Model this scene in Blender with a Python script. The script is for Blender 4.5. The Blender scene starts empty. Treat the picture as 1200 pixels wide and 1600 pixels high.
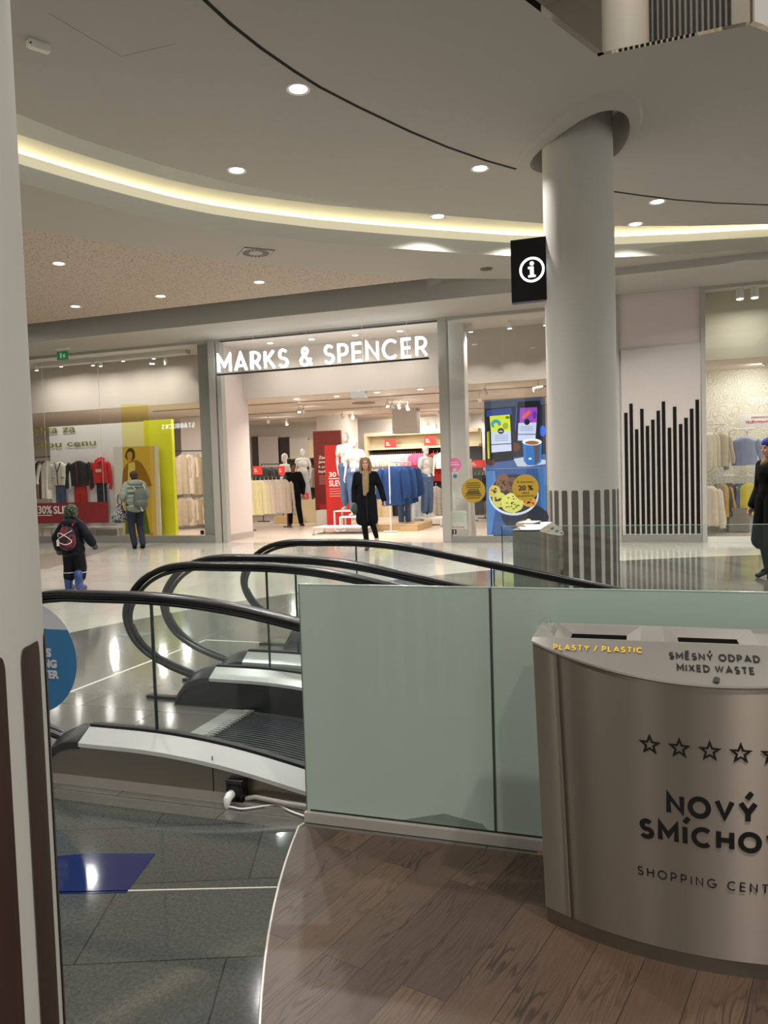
import bpy, bmesh, math, random
from mathutils import Vector, Matrix, Euler
from mathutils.geometry import tessellate_polygon
random.seed(7)
S = bpy.context.scene
COL = S.collection
PI = math.pi
R_ = math.radians

# ------------------------------------------------------------------ camera
F_PX, CAM_H = 1200.0, 1.5
_roll, _yaw = math.atan(.031), R_(18.5)
_pitch = math.atan((800 - 740) * math.cos(_roll) / F_PX)
_fw = Vector((-math.sin(_yaw) * math.cos(_pitch), math.cos(_yaw) * math.cos(_pitch), -math.sin(_pitch)))
_r0 = Vector((math.cos(_yaw), math.sin(_yaw), 0)); _u0 = _r0.cross(_fw)
_c, _s = math.cos(_roll), math.sin(_roll)
CR, CU = _c * _r0 - _s * _u0, _s * _r0 + _c * _u0
EYE = Vector((0, 0, CAM_H))
cam_data = bpy.data.cameras.new('camera'); cam = bpy.data.objects.new('camera', cam_data); COL.objects.link(cam)
m = Matrix((CR, CU, -_fw)).transposed().to_4x4(); m.translation = EYE
cam.matrix_world = m
cam_data.lens = 27.0; cam_data.sensor_width = 36.0; cam_data.clip_start = .05; cam_data.clip_end = 200
S.camera = cam

def _ray(px, py):
    return CR * ((px - 600) / F_PX) + CU * ((800 - py) / F_PX) + _fw
def at(px, py, Y):
    d = _ray(px, py); return EYE + d * (Y / d.y)
def gd(px, py, z=0.0):
    d = _ray(px, py); return EYE + d * ((z - CAM_H) / d.z)

# ------------------------------------------------------------------ world, exposure, render options
W = bpy.data.worlds.new('world'); S.world = W; W.use_nodes = True
W.node_tree.nodes['Background'].inputs[0].default_value = (1.0, .97, .92, 1)
W.node_tree.nodes['Background'].inputs[1].default_value = .72
S.view_settings.view_transform = 'Standard'; S.view_settings.look = 'None'
S.view_settings.exposure = 0.06; S.view_settings.gamma = 1.0; S.view_settings.use_curve_mapping = False
S.cycles.max_bounces = 7; S.cycles.diffuse_bounces = 3; S.cycles.glossy_bounces = 4
S.cycles.transparent_max_bounces = 16; S.cycles.use_denoising = True
S.cycles.sample_clamp_indirect = 4.0; S.cycles.caustics_reflective = False; S.cycles.caustics_refractive = False

WARM = (1.0, .97, .925); NEUT = (1.0, .94, .87); COOL = (.82, .93, 1.0)
def disk_light(p, power, color=WARM, size=.14, rot=None, spread=PI):
    l = bpy.data.lights.new('lamp', 'AREA'); l.shape = 'DISK'; l.size = size; l.energy = power; l.color = color; l.spread = spread
    o = bpy.data.objects.new('lamp_light', l); COL.objects.link(o); o.location = p
    if rot: o.rotation_euler = rot
    return o
# fill lights added under the mall ceiling, mostly out of frame, without fittings
Z_C, Z_L, Z_B = 5.3, 4.95, 4.72      # upper ceiling, lower ring ceiling, bulkhead soffit
P_MALL, P_PERF, P_SHOP = 62, 50, 37
for x, y in ((-2.9, 4.6), (-2.4, 1.6), (-1.9, -1.6), (1.6, -2.0), (1.5, 1.2), (3.6, 4.0), (4.2, 8.0), (3.2, 11.0), (-4.9, 5.2), (-4.6, 2.2), (5.5, 12.0), (-4.2, -2.5), (4, -4), (0, -5), (1.6, 13.2), (-1.6, 12.3)):
    disk_light((x, y, Z_C - .03), P_MALL * (.45 if x < -1.5 and -2 < y < 4 else 1), WARM, .16, None, R_(135))
for x, y in ((-11.5, 10.5), (-13.5, 12.3), (-10.5, 7.5), (-12.5, 7.0)):
    disk_light((x, y, Z_L - .03), P_PERF)

# ------------------------------------------------------------------ materials
def lin(h):
    h = h.lstrip('#'); v = [int(h[i:i + 2], 16) / 255 for i in (0, 2, 4)]
    return tuple(c / 12.92 if c <= .04045 else ((c + .055) / 1.055) ** 2.4 for c in v) + (1.0,)
MATS = {}
def mat(name, col='#808080', rough=.5, metal=0.0, emit=None, es=1.0, noise=0.0, nscale=20.0, bump=0.0, bscale=60.0, spec=None, coat=0.0, sheen=0.0, stretch=None):
    if name in MATS: return MATS[name]
    M = bpy.data.materials.new(name); M.use_nodes = True; MATS[name] = M
    N, L = M.node_tree.nodes, M.node_tree.links; P = N['Principled BSDF']
    c = lin(col) if isinstance(col, str) else col
    P.inputs['Base Color'].default_value = c
    P.inputs['Roughness'].default_value = rough; P.inputs['Metallic'].default_value = metal
    if spec is not None: P.inputs['Specular IOR Level'].default_value = spec
    if coat: P.inputs['Coat Weight'].default_value = coat; P.inputs['Coat Roughness'].default_value = .05
    if sheen: P.inputs['Sheen Weight'].default_value = sheen
    if emit:
        P.inputs['Emission Color'].default_value = lin(emit) if isinstance(emit, str) else emit; P.inputs['Emission Strength'].default_value = es
    if noise or bump:
        tc = N.new('ShaderNodeTexCoord'); src = tc.outputs['Object']
        if stretch:
            mp = N.new('ShaderNodeMapping'); mp.inputs['Scale'].default_value = stretch; L.new(src, mp.inputs[0]); src = mp.outputs[0]
    if noise:
        nz = N.new('ShaderNodeTexNoise'); nz.inputs['Scale'].default_value = nscale; nz.inputs['Detail'].default_value = 4; L.new(src, nz.inputs['Vector'])
        mx = N.new('ShaderNodeMix'); mx.data_type = 'RGBA'
        mx.inputs[6].default_value = tuple(max(0, v * (1 - noise)) for v in c[:3]) + (1,); mx.inputs[7].default_value = tuple(min(1, v * (1 + noise)) for v in c[:3]) + (1,)
        L.new(nz.outputs[0], mx.inputs[0]); L.new(mx.outputs[2], P.inputs['Base Color'])
    if bump:
        nb = N.new('ShaderNodeTexNoise'); nb.inputs['Scale'].default_value = bscale; nb.inputs['Detail'].default_value = 3; L.new(src, nb.inputs['Vector'])
        bp = N.new('ShaderNodeBump'); bp.inputs['Strength'].default_value = bump; bp.inputs['Distance'].default_value = .01
        L.new(nb.outputs[0], bp.inputs['Height']); L.new(bp.outputs[0], P.inputs['Normal'])
    return M

def glass_mat(name, tint=(.93, .97, .95), refl=1.0, ior=1.5):
    if name in MATS: return MATS[name]
    M = bpy.data.materials.new(name); M.use_nodes = True; MATS[name] = M
    N, L = M.node_tree.nodes, M.node_tree.links; N.remove(N['Principled BSDF'])
    o = N['Material Output']; t = N.new('ShaderNodeBsdfTransparent'); t.inputs[0].default_value = tint + (1,)
    g = N.new('ShaderNodeBsdfGlossy'); g.inputs['Roughness'].default_value = .01; g.inputs[0].default_value = (refl, refl, refl, 1)
    f = N.new('ShaderNodeFresnel'); f.inputs[0].default_value = ior
    x = N.new('ShaderNodeMixShader'); gm = N.new('ShaderNodeNewGeometry'); io = N.new('ShaderNodeMix'); io.data_type = 'FLOAT'; io.inputs[2].default_value = ior; io.inputs[3].default_value = 1 / ior
    L.new(gm.outputs['Backfacing'], io.inputs[0]); L.new(io.outputs[0], f.inputs[0])
    L.new(f.outputs[0], x.inputs[0]); L.new(t.outputs[0], x.inputs[1]); L.new(g.outputs[0], x.inputs[2]); L.new(x.outputs[0], o.inputs[0])
    return M

def tile_mat(name, c1, c2, mortar, tw, th, rot=0.0, rough=.15, speck=0.0, msize=.004, offset=0.0, ring=None, speck_scale=180):
    """Polished stone; ring = (cx, cy, r, light colours...) gives a light stone outside a circle."""
    M = bpy.data.materials.new(name); M.use_nodes = True; MATS[name] = M
    N, L = M.node_tree.nodes, M.node_tree.links; P = N['Principled BSDF']
    g = N.new('ShaderNodeNewGeometry')
    mp = N.new('ShaderNodeMapping'); mp.inputs['Rotation'].default_value = (0, 0, rot); L.new(g.outputs['Position'], mp.inputs[0])
    def brick(a, b, mo):
        k = N.new('ShaderNodeTexBrick'); k.offset = offset; k.inputs['Color1'].default_value = a; k.inputs['Color2'].default_value = b
        k.inputs['Mortar'].default_value = mo; k.inputs['Scale'].default_value = 1.0; k.inputs['Mortar Size'].default_value = msize
        k.inputs['Brick Width'].default_value = tw; k.inputs['Row Height'].default_value = th; L.new(mp.outputs[0], k.inputs['Vector']); return k
    k = brick(lin(c1), lin(c2), lin(mortar)); col = k.outputs[0]
    if ring:
        cx, cy, r, l1, l2, lm = ring
        k2 = brick(lin(l1), lin(l2), lin(lm))
        ds = N.new('ShaderNodeVectorMath'); ds.operation = 'DISTANCE'; ds.inputs[1].default_value = (cx, cy, 0); L.new(g.outputs['Position'], ds.inputs[0])
        gt = N.new('ShaderNodeMath'); gt.operation = 'GREATER_THAN'; gt.inputs[1].default_value = r; L.new(ds.outputs['Value'], gt.inputs[0])
        mx = N.new('ShaderNodeMix'); mx.data_type = 'RGBA'; L.new(gt.outputs[0], mx.inputs[0]); L.new(col, mx.inputs[6]); L.new(k2.outputs[0], mx.inputs[7]); col = mx.outputs[2]
    if speck:
        nz = N.new('ShaderNodeTexNoise'); nz.inputs['Scale'].default_value = speck_scale; nz.inputs['Detail'].default_value = 6; nz.inputs['Roughness'].default_value = .75; L.new(g.outputs['Position'], nz.inputs['Vector'])
        rp = N.new('ShaderNodeMapRange'); rp.inputs[1].default_value = .3; rp.inputs[2].default_value = .7; rp.inputs[3].default_value = 1 - speck; rp.inputs[4].default_value = 1 + speck; L.new(nz.outputs[0], rp.inputs[0])
        ml = N.new('ShaderNodeVectorMath'); ml.operation = 'SCALE'; L.new(col, ml.inputs[0]); L.new(rp.outputs[0], ml.inputs['Scale']); col = ml.outputs[0]
    L.new(col, P.inputs['Base Color']); P.inputs['Roughness'].default_value = rough
    return M

def wood_mat(name, rot):
    M = bpy.data.materials.new(name); M.use_nodes = True; MATS[name] = M
    N, L = M.node_tree.nodes, M.node_tree.links; P = N['Principled BSDF']
    g = N.new('ShaderNodeNewGeometry'); mp = N.new('ShaderNodeMapping'); mp.inputs['Rotation'].default_value = (0, 0, rot); L.new(g.outputs['Position'], mp.inputs[0])
    k = N.new('ShaderNodeTexBrick'); k.offset = .37; k.inputs['Scale'].default_value = 1; k.inputs['Brick Width'].default_value = .92; k.inputs['Row Height'].default_value = .145
    k.inputs['Mortar Size'].default_value = .0012; k.inputs['Color1'].default_value = lin('#4a392f'); k.inputs['Color2'].default_value = lin('#644f3f'); k.inputs['Mortar'].default_value = lin('#2a1e18'); L.new(mp.outputs[0], k.inputs['Vector'])
    # per-plank shift of the grain: the plank's tone offsets the texture
    sx = N.new('ShaderNodeSeparateColor'); L.new(k.outputs[0], sx.inputs[0])
    cx = N.new('ShaderNodeCombineXYZ'); mul = N.new('ShaderNodeMath'); mul.operation = 'MULTIPLY'; mul.inputs[1].default_value = 90; L.new(sx.outputs[0], mul.inputs[0]); L.new(mul.outputs[0], cx.inputs[0]); L.new(mul.outputs[0], cx.inputs[1])
    ad = N.new('ShaderNodeVectorMath'); L.new(mp.outputs[0], ad.inputs[0]); L.new(cx.outputs[0], ad.inputs[1])
    m2 = N.new('ShaderNodeMapping'); m2.inputs['Scale'].default_value = (1.6, 11, 1); L.new(ad.outputs[0], m2.inputs[0])
    nz = N.new('ShaderNodeTexNoise'); nz.inputs['Scale'].default_value = 1.0; nz.inputs['Detail'].default_value = 2; L.new(m2.outputs[0], nz.inputs['Vector'])
    sn = N.new('ShaderNodeMath'); sn.operation = 'MULTIPLY'; sn.inputs[1].default_value = 85; L.new(nz.outputs[0], sn.inputs[0])
    si = N.new('ShaderNodeMath'); si.operation = 'SINE'; L.new(sn.outputs[0], si.inputs[0])
    m3 = N.new('ShaderNodeMapping'); m3.inputs['Scale'].default_value = (6, 160, 1); L.new(ad.outputs[0], m3.inputs[0])
    n2 = N.new('ShaderNodeTexNoise'); n2.inputs['Scale'].default_value = 1; n2.inputs['Detail'].default_value = 3; L.new(m3.outputs[0], n2.inputs['Vector'])
    n3 = N.new('ShaderNodeTexNoise'); n3.inputs['Scale'].default_value = 2.2; L.new(ad.outputs[0], n3.inputs['Vector'])
    r1 = N.new('ShaderNodeMapRange'); r1.inputs[1].default_value = .2; r1.inputs[2].default_value = 1; r1.inputs[3].default_value = 1; r1.inputs[4].default_value = .45; L.new(si.outputs[0], r1.inputs[0])
    fa = N.new('ShaderNodeMapRange'); fa.inputs[1].default_value = .42; fa.inputs[2].default_value = .6; fa.inputs[3].default_value = 0; fa.inputs[4].default_value = 1; L.new(n3.outputs[0], fa.inputs[0])
    mf = N.new('ShaderNodeMix'); mf.data_type = 'FLOAT'; mf.inputs[2].default_value = 1.0; L.new(fa.outputs[0], mf.inputs[0]); L.new(r1.outputs[0], mf.inputs[3])
    r2 = N.new('ShaderNodeMapRange'); r2.inputs[1].default_value = .3; r2.inputs[2].default_value = .7; r2.inputs[3].default_value = .82; r2.inputs[4].default_value = 1.14; L.new(n2.outputs[0], r2.inputs[0])
    mm = N.new('ShaderNodeMath'); mm.operation = 'MULTIPLY'; L.new(mf.outputs[0], mm.inputs[0]); L.new(r2.outputs[0], mm.inputs[1])
    sc = N.new('ShaderNodeVectorMath'); sc.operation = 'SCALE'; L.new(k.outputs[0], sc.inputs[0]); L.new(mm.outputs[0], sc.inputs['Scale'])
    L.new(sc.outputs[0], P.inputs['Base Color']); P.inputs['Roughness'].default_value = .42
    return M

def perf_mat(name, c1, c2):
    M = bpy.data.materials.new(name); M.use_nodes = True; MATS[name] = M
    N, L = M.node_tree.nodes, M.node_tree.links; P = N['Principled BSDF']
    g = N.new('ShaderNodeNewGeometry'); v = N.new('ShaderNodeTexVoronoi'); v.inputs['Scale'].default_value = 19; L.new(g.outputs['Position'], v.inputs['Vector'])
    r = N.new('ShaderNodeMapRange'); r.inputs[1].default_value = .22; r.inputs[2].default_value = .32; L.new(v.outputs['Distance'], r.inputs[0])
    mx = N.new('ShaderNodeMix'); mx.data_type = 'RGBA'; mx.inputs[6].default_value = lin(c2); mx.inputs[7].default_value = lin(c1); L.new(r.outputs[0], mx.inputs[0]); L.new(mx.outputs[2], P.inputs['Base Color'])
    P.inputs['Roughness'].default_value = .8
    return M

def steel_mat(name, col='#b9b1a6', rough=.3, aniso=.85, axis='Z', streak=.0):
    M = bpy.data.materials.new(name); M.use_nodes = True; MATS[name] = M
    N, L = M.node_tree.nodes, M.node_tree.links; P = N['Principled BSDF']
    P.inputs['Base Color'].default_value = lin(col); P.inputs['Metallic'].default_value = 1; P.inputs['Roughness'].default_value = rough
    P.inputs['Anisotropic'].default_value = aniso; P.inputs['Anisotropic Rotation'].default_value = .25
    t = N.new('ShaderNodeTangent'); t.direction_type = 'RADIAL'; t.axis = axis; L.new(t.outputs[0], P.inputs['Tangent'])
    tc = N.new('ShaderNodeTexCoord'); mp = N.new('ShaderNodeMapping'); mp.inputs['Scale'].default_value = (3, 3, 420) if axis == 'Z' else (420, 420, 3); L.new(tc.outputs['Object'], mp.inputs[0])
    nz = N.new('ShaderNodeTexNoise'); nz.inputs['Scale'].default_value = 1; nz.inputs['Detail'].default_value = 2; L.new(mp.outputs[0], nz.inputs['Vector'])
    bp = N.new('ShaderNodeBump'); bp.inputs['Strength'].default_value = .05; bp.inputs['Distance'].default_value = .002; L.new(nz.outputs[0], bp.inputs['Height']); L.new(bp.outputs[0], P.inputs['Normal'])
    return M

def mirror_mat(name, col, rough, wav):
    M = bpy.data.materials.new(name); M.use_nodes = True; MATS[name] = M
    N, L = M.node_tree.nodes, M.node_tree.links; P = N['Principled BSDF']
    P.inputs['Base Color'].default_value = lin(col); P.inputs['Metallic'].default_value = 1; P.inputs['Roughness'].default_value = rough
    g = N.new('ShaderNodeNewGeometry'); nz = N.new('ShaderNodeTexNoise'); nz.inputs['Scale'].default_value = 1.1; nz.inputs['Detail'].default_value = 0; L.new(g.outputs['Position'], nz.inputs['Vector'])
    bp = N.new('ShaderNodeBump'); bp.inputs['Strength'].default_value = wav; bp.inputs['Distance'].default_value = .05; L.new(nz.outputs[0], bp.inputs['Height']); L.new(bp.outputs[0], P.inputs['Normal'])
    return M

def stripe_mat(name, c1, c2, scale, axis='X', rough=.6, dist=0.0):
    if name in MATS: return MATS[name]
    M = bpy.data.materials.new(name); M.use_nodes = True; MATS[name] = M
    N, L = M.node_tree.nodes, M.node_tree.links; P = N['Principled BSDF']
    tc = N.new('ShaderNodeTexCoord'); w = N.new('ShaderNodeTexWave'); w.bands_direction = axis; w.inputs['Scale'].default_value = scale; w.inputs['Distortion'].default_value = dist; L.new(tc.outputs['Object'], w.inputs[0])
    gt = N.new('ShaderNodeMath'); gt.operation = 'GREATER_THAN'; gt.inputs[1].default_value = .5; L.new(w.outputs['Fac'], gt.inputs[0])
    mx = N.new('ShaderNodeMix'); mx.data_type = 'RGBA'; mx.inputs[6].default_value = lin(c1); mx.inputs[7].default_value = lin(c2); L.new(gt.outputs[0], mx.inputs[0]); L.new(mx.outputs[2], P.inputs['Base Color'])
    P.inputs['Roughness'].default_value = rough
    return M

def camo_mat(name, cols, scale, rough=.8):
    if name in MATS: return MATS[name]
    M = bpy.data.materials.new(name); M.use_nodes = True; MATS[name] = M
    N, L = M.node_tree.nodes, M.node_tree.links; P = N['Principled BSDF']
    tc = N.new('ShaderNodeTexCoord'); nz = N.new('ShaderNodeTexNoise'); nz.inputs['Scale'].default_value = scale; nz.inputs['Detail'].default_value = 2; L.new(tc.outputs['Object'], nz.inputs[0])
    cr = N.new('ShaderNodeValToRGB'); cr.color_ramp.interpolation = 'CONSTANT'
    e = cr.color_ramp.elements; n = len(cols)
    pos = [.0] + [.38 + .24 * i / max(1, n - 2) for i in range(n - 1)]
    e[0].position = 0; e[0].color = lin(cols[0]); e[1].position = pos[1]; e[1].color = lin(cols[1])
    for i in range(2, n):
        q = e.new(pos[i]); q.color = lin(cols[i])
    L.new(nz.outputs[0], cr.inputs[0]); L.new(cr.outputs[0], P.inputs['Base Color']); P.inputs['Roughness'].default_value = rough
    return M

mat('plaster', '#b0aca5', .85); mat('plaster_low', '#aaa69e', .85); mat('cove', '#b5b3a8', .8); mat('lip_glow', '#d8d2b8', .6, emit=(1.0, .9, .6, 1), es=.30)
mat('led', '#fff4c8', .5, emit=(1.0, .86, .50, 1), es=55.0)
mat('lens', '#ffffff', .4, emit=(1, .96, .9, 1), es=7.0)
mat('white_paint', '#d6d1ca', .55); mat('white_metal', '#e2dfda', .4); mat('dark', '#0b0b0b', .5); mat('black_gloss', '#060606', .12, spec=.6)
mat('rubber', '#070708', .28, spec=.4); mat('shadow_gap', '#0b0a09', .9); mat('column_paint', '#c6c3bb', .6)
mat('wenge', '#38241b', .6, noise=.35, nscale=6, stretch=(6, 6, .6)); mat('slat_grey', '#57524b', .4, noise=.12, nscale=6, stretch=(6, 6, .6))
mat('frame_grey', '#a6a39b', .4, metal=.0); mat('kick', '#8f8d87', .35, metal=.3); mat('return_grey', '#8d8d82', .6)
mat('shopwall', '#c9bfb4', .7); mat('shopceil', '#d6cabd', .8); mat('pinkwall', '#cfc3bd', .7)
mat('deck', '#c9cbc8', .28, metal=.25); mat('skirt', '#8d857a', .32, metal=.9, noise=.08, nscale=3); mat('skirt_black', '#0c0c0c', .3)
mat('plate', '#4a4c4c', .4, metal=.3, noise=.25, nscale=9); mat('comb', '#b5b5b0', .35, metal=.6, noise=.2, nscale=25); mat('endcap', '#2b2b2b', .35)
mat('frost', '#b4c5b9', .06, spec=.5); mat('frost_dirt', '#9aa39a', .6); mat('frost_smear', '#737a72', .5); mat('edge_glass', '#5d6b5c', .2)
mat('alu_rail', '#c9c4ba', .35, metal=.4)
glass_mat('glass', (.95, .97, .96)); glass_mat('glass_green', (.945, .97, .96), 1.0); glass_mat('film_yellow', (.97, .92, .42), .6)
glass_mat('shop_glass', (.93, .95, .94), 1.0, 1.6)
mat('skin', '#c99a80', .5); mat('white_plastic', '#e6e3de', .35); mat('mannequin', '#cdc8c1', .4)
mat('denim', '#4a5f80', .85, noise=.35, nscale=7); mat('denim_pale', '#8b9bb0', .85, noise=.2, nscale=7); mat('denim_dark', '#1e2536', .85)
mat('red_panel', '#c21f1c', .5); mat('red_dark', '#7c2218', .5, noise=.35, nscale=3, stretch=(1, 1, 2.5)); mat('red_tag', '#e0352b', .5, emit='#e0352b', es=.0)
mat('text_white', '#f2f0ec', .5); mat('text_black', '#070707', .5); mat('text_olive', '#7c7a1f', .5); mat('text_yellow', '#e3b81c', .5); mat('text_red', '#d83a34', .5)
mat('sign_glow', '#ffffff', .4, emit=(.86, .95, 1, 1), es=5.0); mat('sign_soft', '#ffffff', .4, emit=(.9, .97, 1, 1), es=3.0)
mat('gold_sticker', '#a5871f', .6); mat('pink_sticker', '#d2709c', .6); mat('grey_sticker', '#b9b6b0', .6); mat('blue_sticker', '#44649c', .6)
mat('wood_pale', '#c9ab7f', .5, noise=.15, nscale=5, stretch=(1, 8, 8)); mat('cream_board', '#d9c9a6', .55)
mat('bar_black', '#070606', .5, spec=.2); mat('yellow_lit', '#dfe020', .5); mat('exit_green', '#1f7a44', .5, emit='#1f9a50', es=.12)
mat('disc_blue', '#2f6f9e', .35); mat('disc_white', '#c7c9cc', .35); mat('blue_tile', '#1c2650', .07); mat('inlay', '#c9c5ba', .3)

# ------------------------------------------------------------------ mesh builder
class MB:
    def __init__(s): s.v, s.f, s.mi = [], [], []
    def add(s, vs, fs, k=0):
        b = len(s.v); s.v += [tuple(v) for v in vs]; s.f += [tuple(i + b for i in f) for f in fs]; s.mi += [k] * len(fs); return s
    def box(s, x0, x1, y0, y1, z0, z1, k=0):
        x0, x1 = min(x0, x1), max(x0, x1); y0, y1 = min(y0, y1), max(y0, y1); z0, z1 = min(z0, z1), max(z0, z1)
        return s.add([(x0, y0, z0), (x1, y0, z0), (x1, y1, z0), (x0, y1, z0), (x0, y0, z1), (x1, y0, z1), (x1, y1, z1), (x0, y1, z1)],
                     [(0, 3, 2, 1), (4, 5, 6, 7), (0, 1, 5, 4), (1, 2, 6, 5), (2, 3, 7, 6), (3, 0, 4, 7)], k)
    def prism(s, pts, axis, a, b, k=0):
        """closed polygon pts (2D) extruded along axis from a to b; 'x': pts=(y,z), 'y': pts=(x,z), 'z': pts=(x,y)"""
        mk = {'x': lambda p, t: (t, p[0], p[1]), 'y': lambda p, t: (p[0], t, p[1]), 'z': lambda p, t: (p[0], p[1], t)}[axis]
        n = len(pts); vs = [mk(p, a) for p in pts] + [mk(p, b) for p in pts]
        tri = tessellate_polygon([[Vector((p[0], p[1], 0)) for p in pts]])
        fs = [tuple(t) for t in tri] + [tuple(n + i for i in reversed(t)) for t in tri] + [(i, (i + 1) % n, n + (i + 1) % n, n + i) for i in range(n)]
        return s.add(vs, fs, k)
    def poly(s, pts3, k=0):
        n = len(pts3); return s.add(pts3, [tuple(range(n))], k)
    def rings(s, rings, cap=True, k=0, closed=False):
        n = len(rings[0]); vs = [p for r in rings for p in r]; fs = []
        m_ = len(rings)
        for i in range(m_ if closed else m_ - 1):
            for j in range(n):
                a, b = i * n, ((i + 1) % m_) * n; fs.append((a + j, a + (j + 1) % n, b + (j + 1) % n, b + j))
        if cap and not closed: fs += [tuple(range(n - 1, -1, -1)), tuple(range((m_ - 1) * n, m_ * n))]
        return s.add(vs, fs, k)
    def tube(s, path, r, n=8, k=0, flat=None, cap=True):
        path = [Vector(p) for p in path]; rs = r if isinstance(r, (list, tuple)) else [r] * len(path); out = []; up = None
        for i, p in enumerate(path):
            t = (path[min(i + 1, len(path) - 1)] - path[max(i - 1, 0)]).normalized()
            if up is None: up = Vector((0, 1, 0)) if abs(t.y) < .9 else Vector((1, 0, 0))
            side = t.cross(up)
            side.normalize(); u2 = side.cross(t).normalized(); up = u2
            a, b = (rs[i], rs[i]) if flat is None else (rs[i] * flat[0], rs[i] * flat[1])
            out.append([p + u2 * (a * math.cos(2 * PI * j / n)) + side * (b * math.sin(2 * PI * j / n)) for j in range(n)])
        return s.rings(out, cap, k)
    def cyl(s, p0, p1, r0, r1=None, n=16, k=0): return s.tube([p0, p1], [r0, r0 if r1 is None else r1], n, k)
    def disc(s, c, r, n, axis='y', t=.002, k=0):
        pts = [(c[0] + r * math.cos(2 * PI * i / n), (c[2] if axis == 'y' else c[1]) + r * math.sin(2 * PI * i / n)) for i in range(n)]
        return s.prism(pts, axis, (c[1] if axis == 'y' else c[2]), (c[1] if axis == 'y' else c[2]) + t, k)
    def build(s, name, m, parent=None, world=False, smooth=False, loc=None, ang=40):
        me = bpy.data.meshes.new(name); vs = s.v
        if parent is not None and world:
            o_ = parent; off = Vector()
            while o_: off += o_.location; o_ = o_.parent
            vs = [tuple(Vector(v) - off) for v in vs]
        if loc is not None: vs = [tuple(Vector(v) - Vector(loc)) for v in vs]
        me.from_pydata(vs, [], s.f); ms = m if isinstance(m, (list, tuple)) else [m]
        for q in ms: me.materials.append(MATS[q] if isinstance(q, str) else q)
        if len(ms) > 1: me.polygons.foreach_set('material_index', s.mi)
        bm = bmesh.new(); bm.from_mesh(me); bmesh.ops.recalc_face_normals(bm, faces=bm.faces); bm.to_mesh(me); bm.free()
        if smooth: me.shade_smooth(); me.set_sharp_from_angle(angle=R_(ang))
        o = bpy.data.objects.new(name, me); COL.objects.link(o)
        if parent is not None: o.parent = parent
        if loc is not None: o.location = loc
        return o

def tag(o, label=None, cat=None, group=None, kind=None):
    if label: o['label'] = label
    if cat: o['category'] = cat
    if group: o['group'] = group
    if kind: o['kind'] = kind
    return o
def thing(name, label, cat, loc=(0, 0, 0), rz=0.0, group=None):
    o = bpy.data.objects.new(name, None); COL.objects.link(o); o.location = loc; o.rotation_euler = (0, 0, rz); o.empty_display_size = .1
    return tag(o, label, cat, group)
def struct(name, mb, m, label=None, **kw):
    return tag(mb.build(name, m, **kw), label, None, None, 'structure')
def copy_tree(o, parent=None):
    c = o.copy(); COL.objects.link(c)
    if parent is not None: c.parent = parent
    for ch in list(o.children): copy_tree(ch, c)
    return c

def text_mesh(body, bold=0.0, extrude=.002, align='CENTER', spacing=1.0, res=3):
    cu = bpy.data.curves.new('t', 'FONT'); cu.body = body; cu.align_x = align; cu.extrude = extrude; cu.offset = bold; cu.resolution_u = res; cu.space_character = spacing
    ob = bpy.data.objects.new('t', cu); COL.objects.link(ob)
    dg = bpy.context.evaluated_depsgraph_get(); me = bpy.data.meshes.new_from_object(ob.evaluated_get(dg))
    bpy.data.objects.remove(ob); bpy.data.curves.remove(cu)
    return me
def text(name, body, m, x0, x1, z0, z1, y, parent=None, bold=0.0, depth=.003, warp=None, mirror=False, spacing=1.0, cap=True):
    """writing that fills the rectangle x0..x1, z0..z1 of the plane at y, facing -y (world coordinates, parent offset removed)"""
    me = text_mesh(body, bold, 1.0, 'LEFT', spacing)
    xs = [v.co.x for v in me.vertices]; ys = [v.co.y for v in me.vertices]; a, b, c, d = min(xs), max(xs), min(ys), max(ys)
    off = Vector(); o_ = parent
    while o_: off += o_.location; o_ = o_.parent
    for v in me.vertices:
        u = (v.co.x - a) / (b - a); w = (v.co.y - c) / (d - c); u = 1 - u if mirror else u
        dz = -v.co.z
        p = Vector((x0 + u * (x1 - x0), y + dz * depth, z0 + w * (z1 - z0)))
        if warp: p = warp(p.x, p.z, dz * depth)
        v.co = p - off
    me.materials.append(MATS[m] if isinstance(m, str) else m)
    o = bpy.data.objects.new(name, me); COL.objects.link(o)
    if parent is not None: o.parent = parent
    return o

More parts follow.
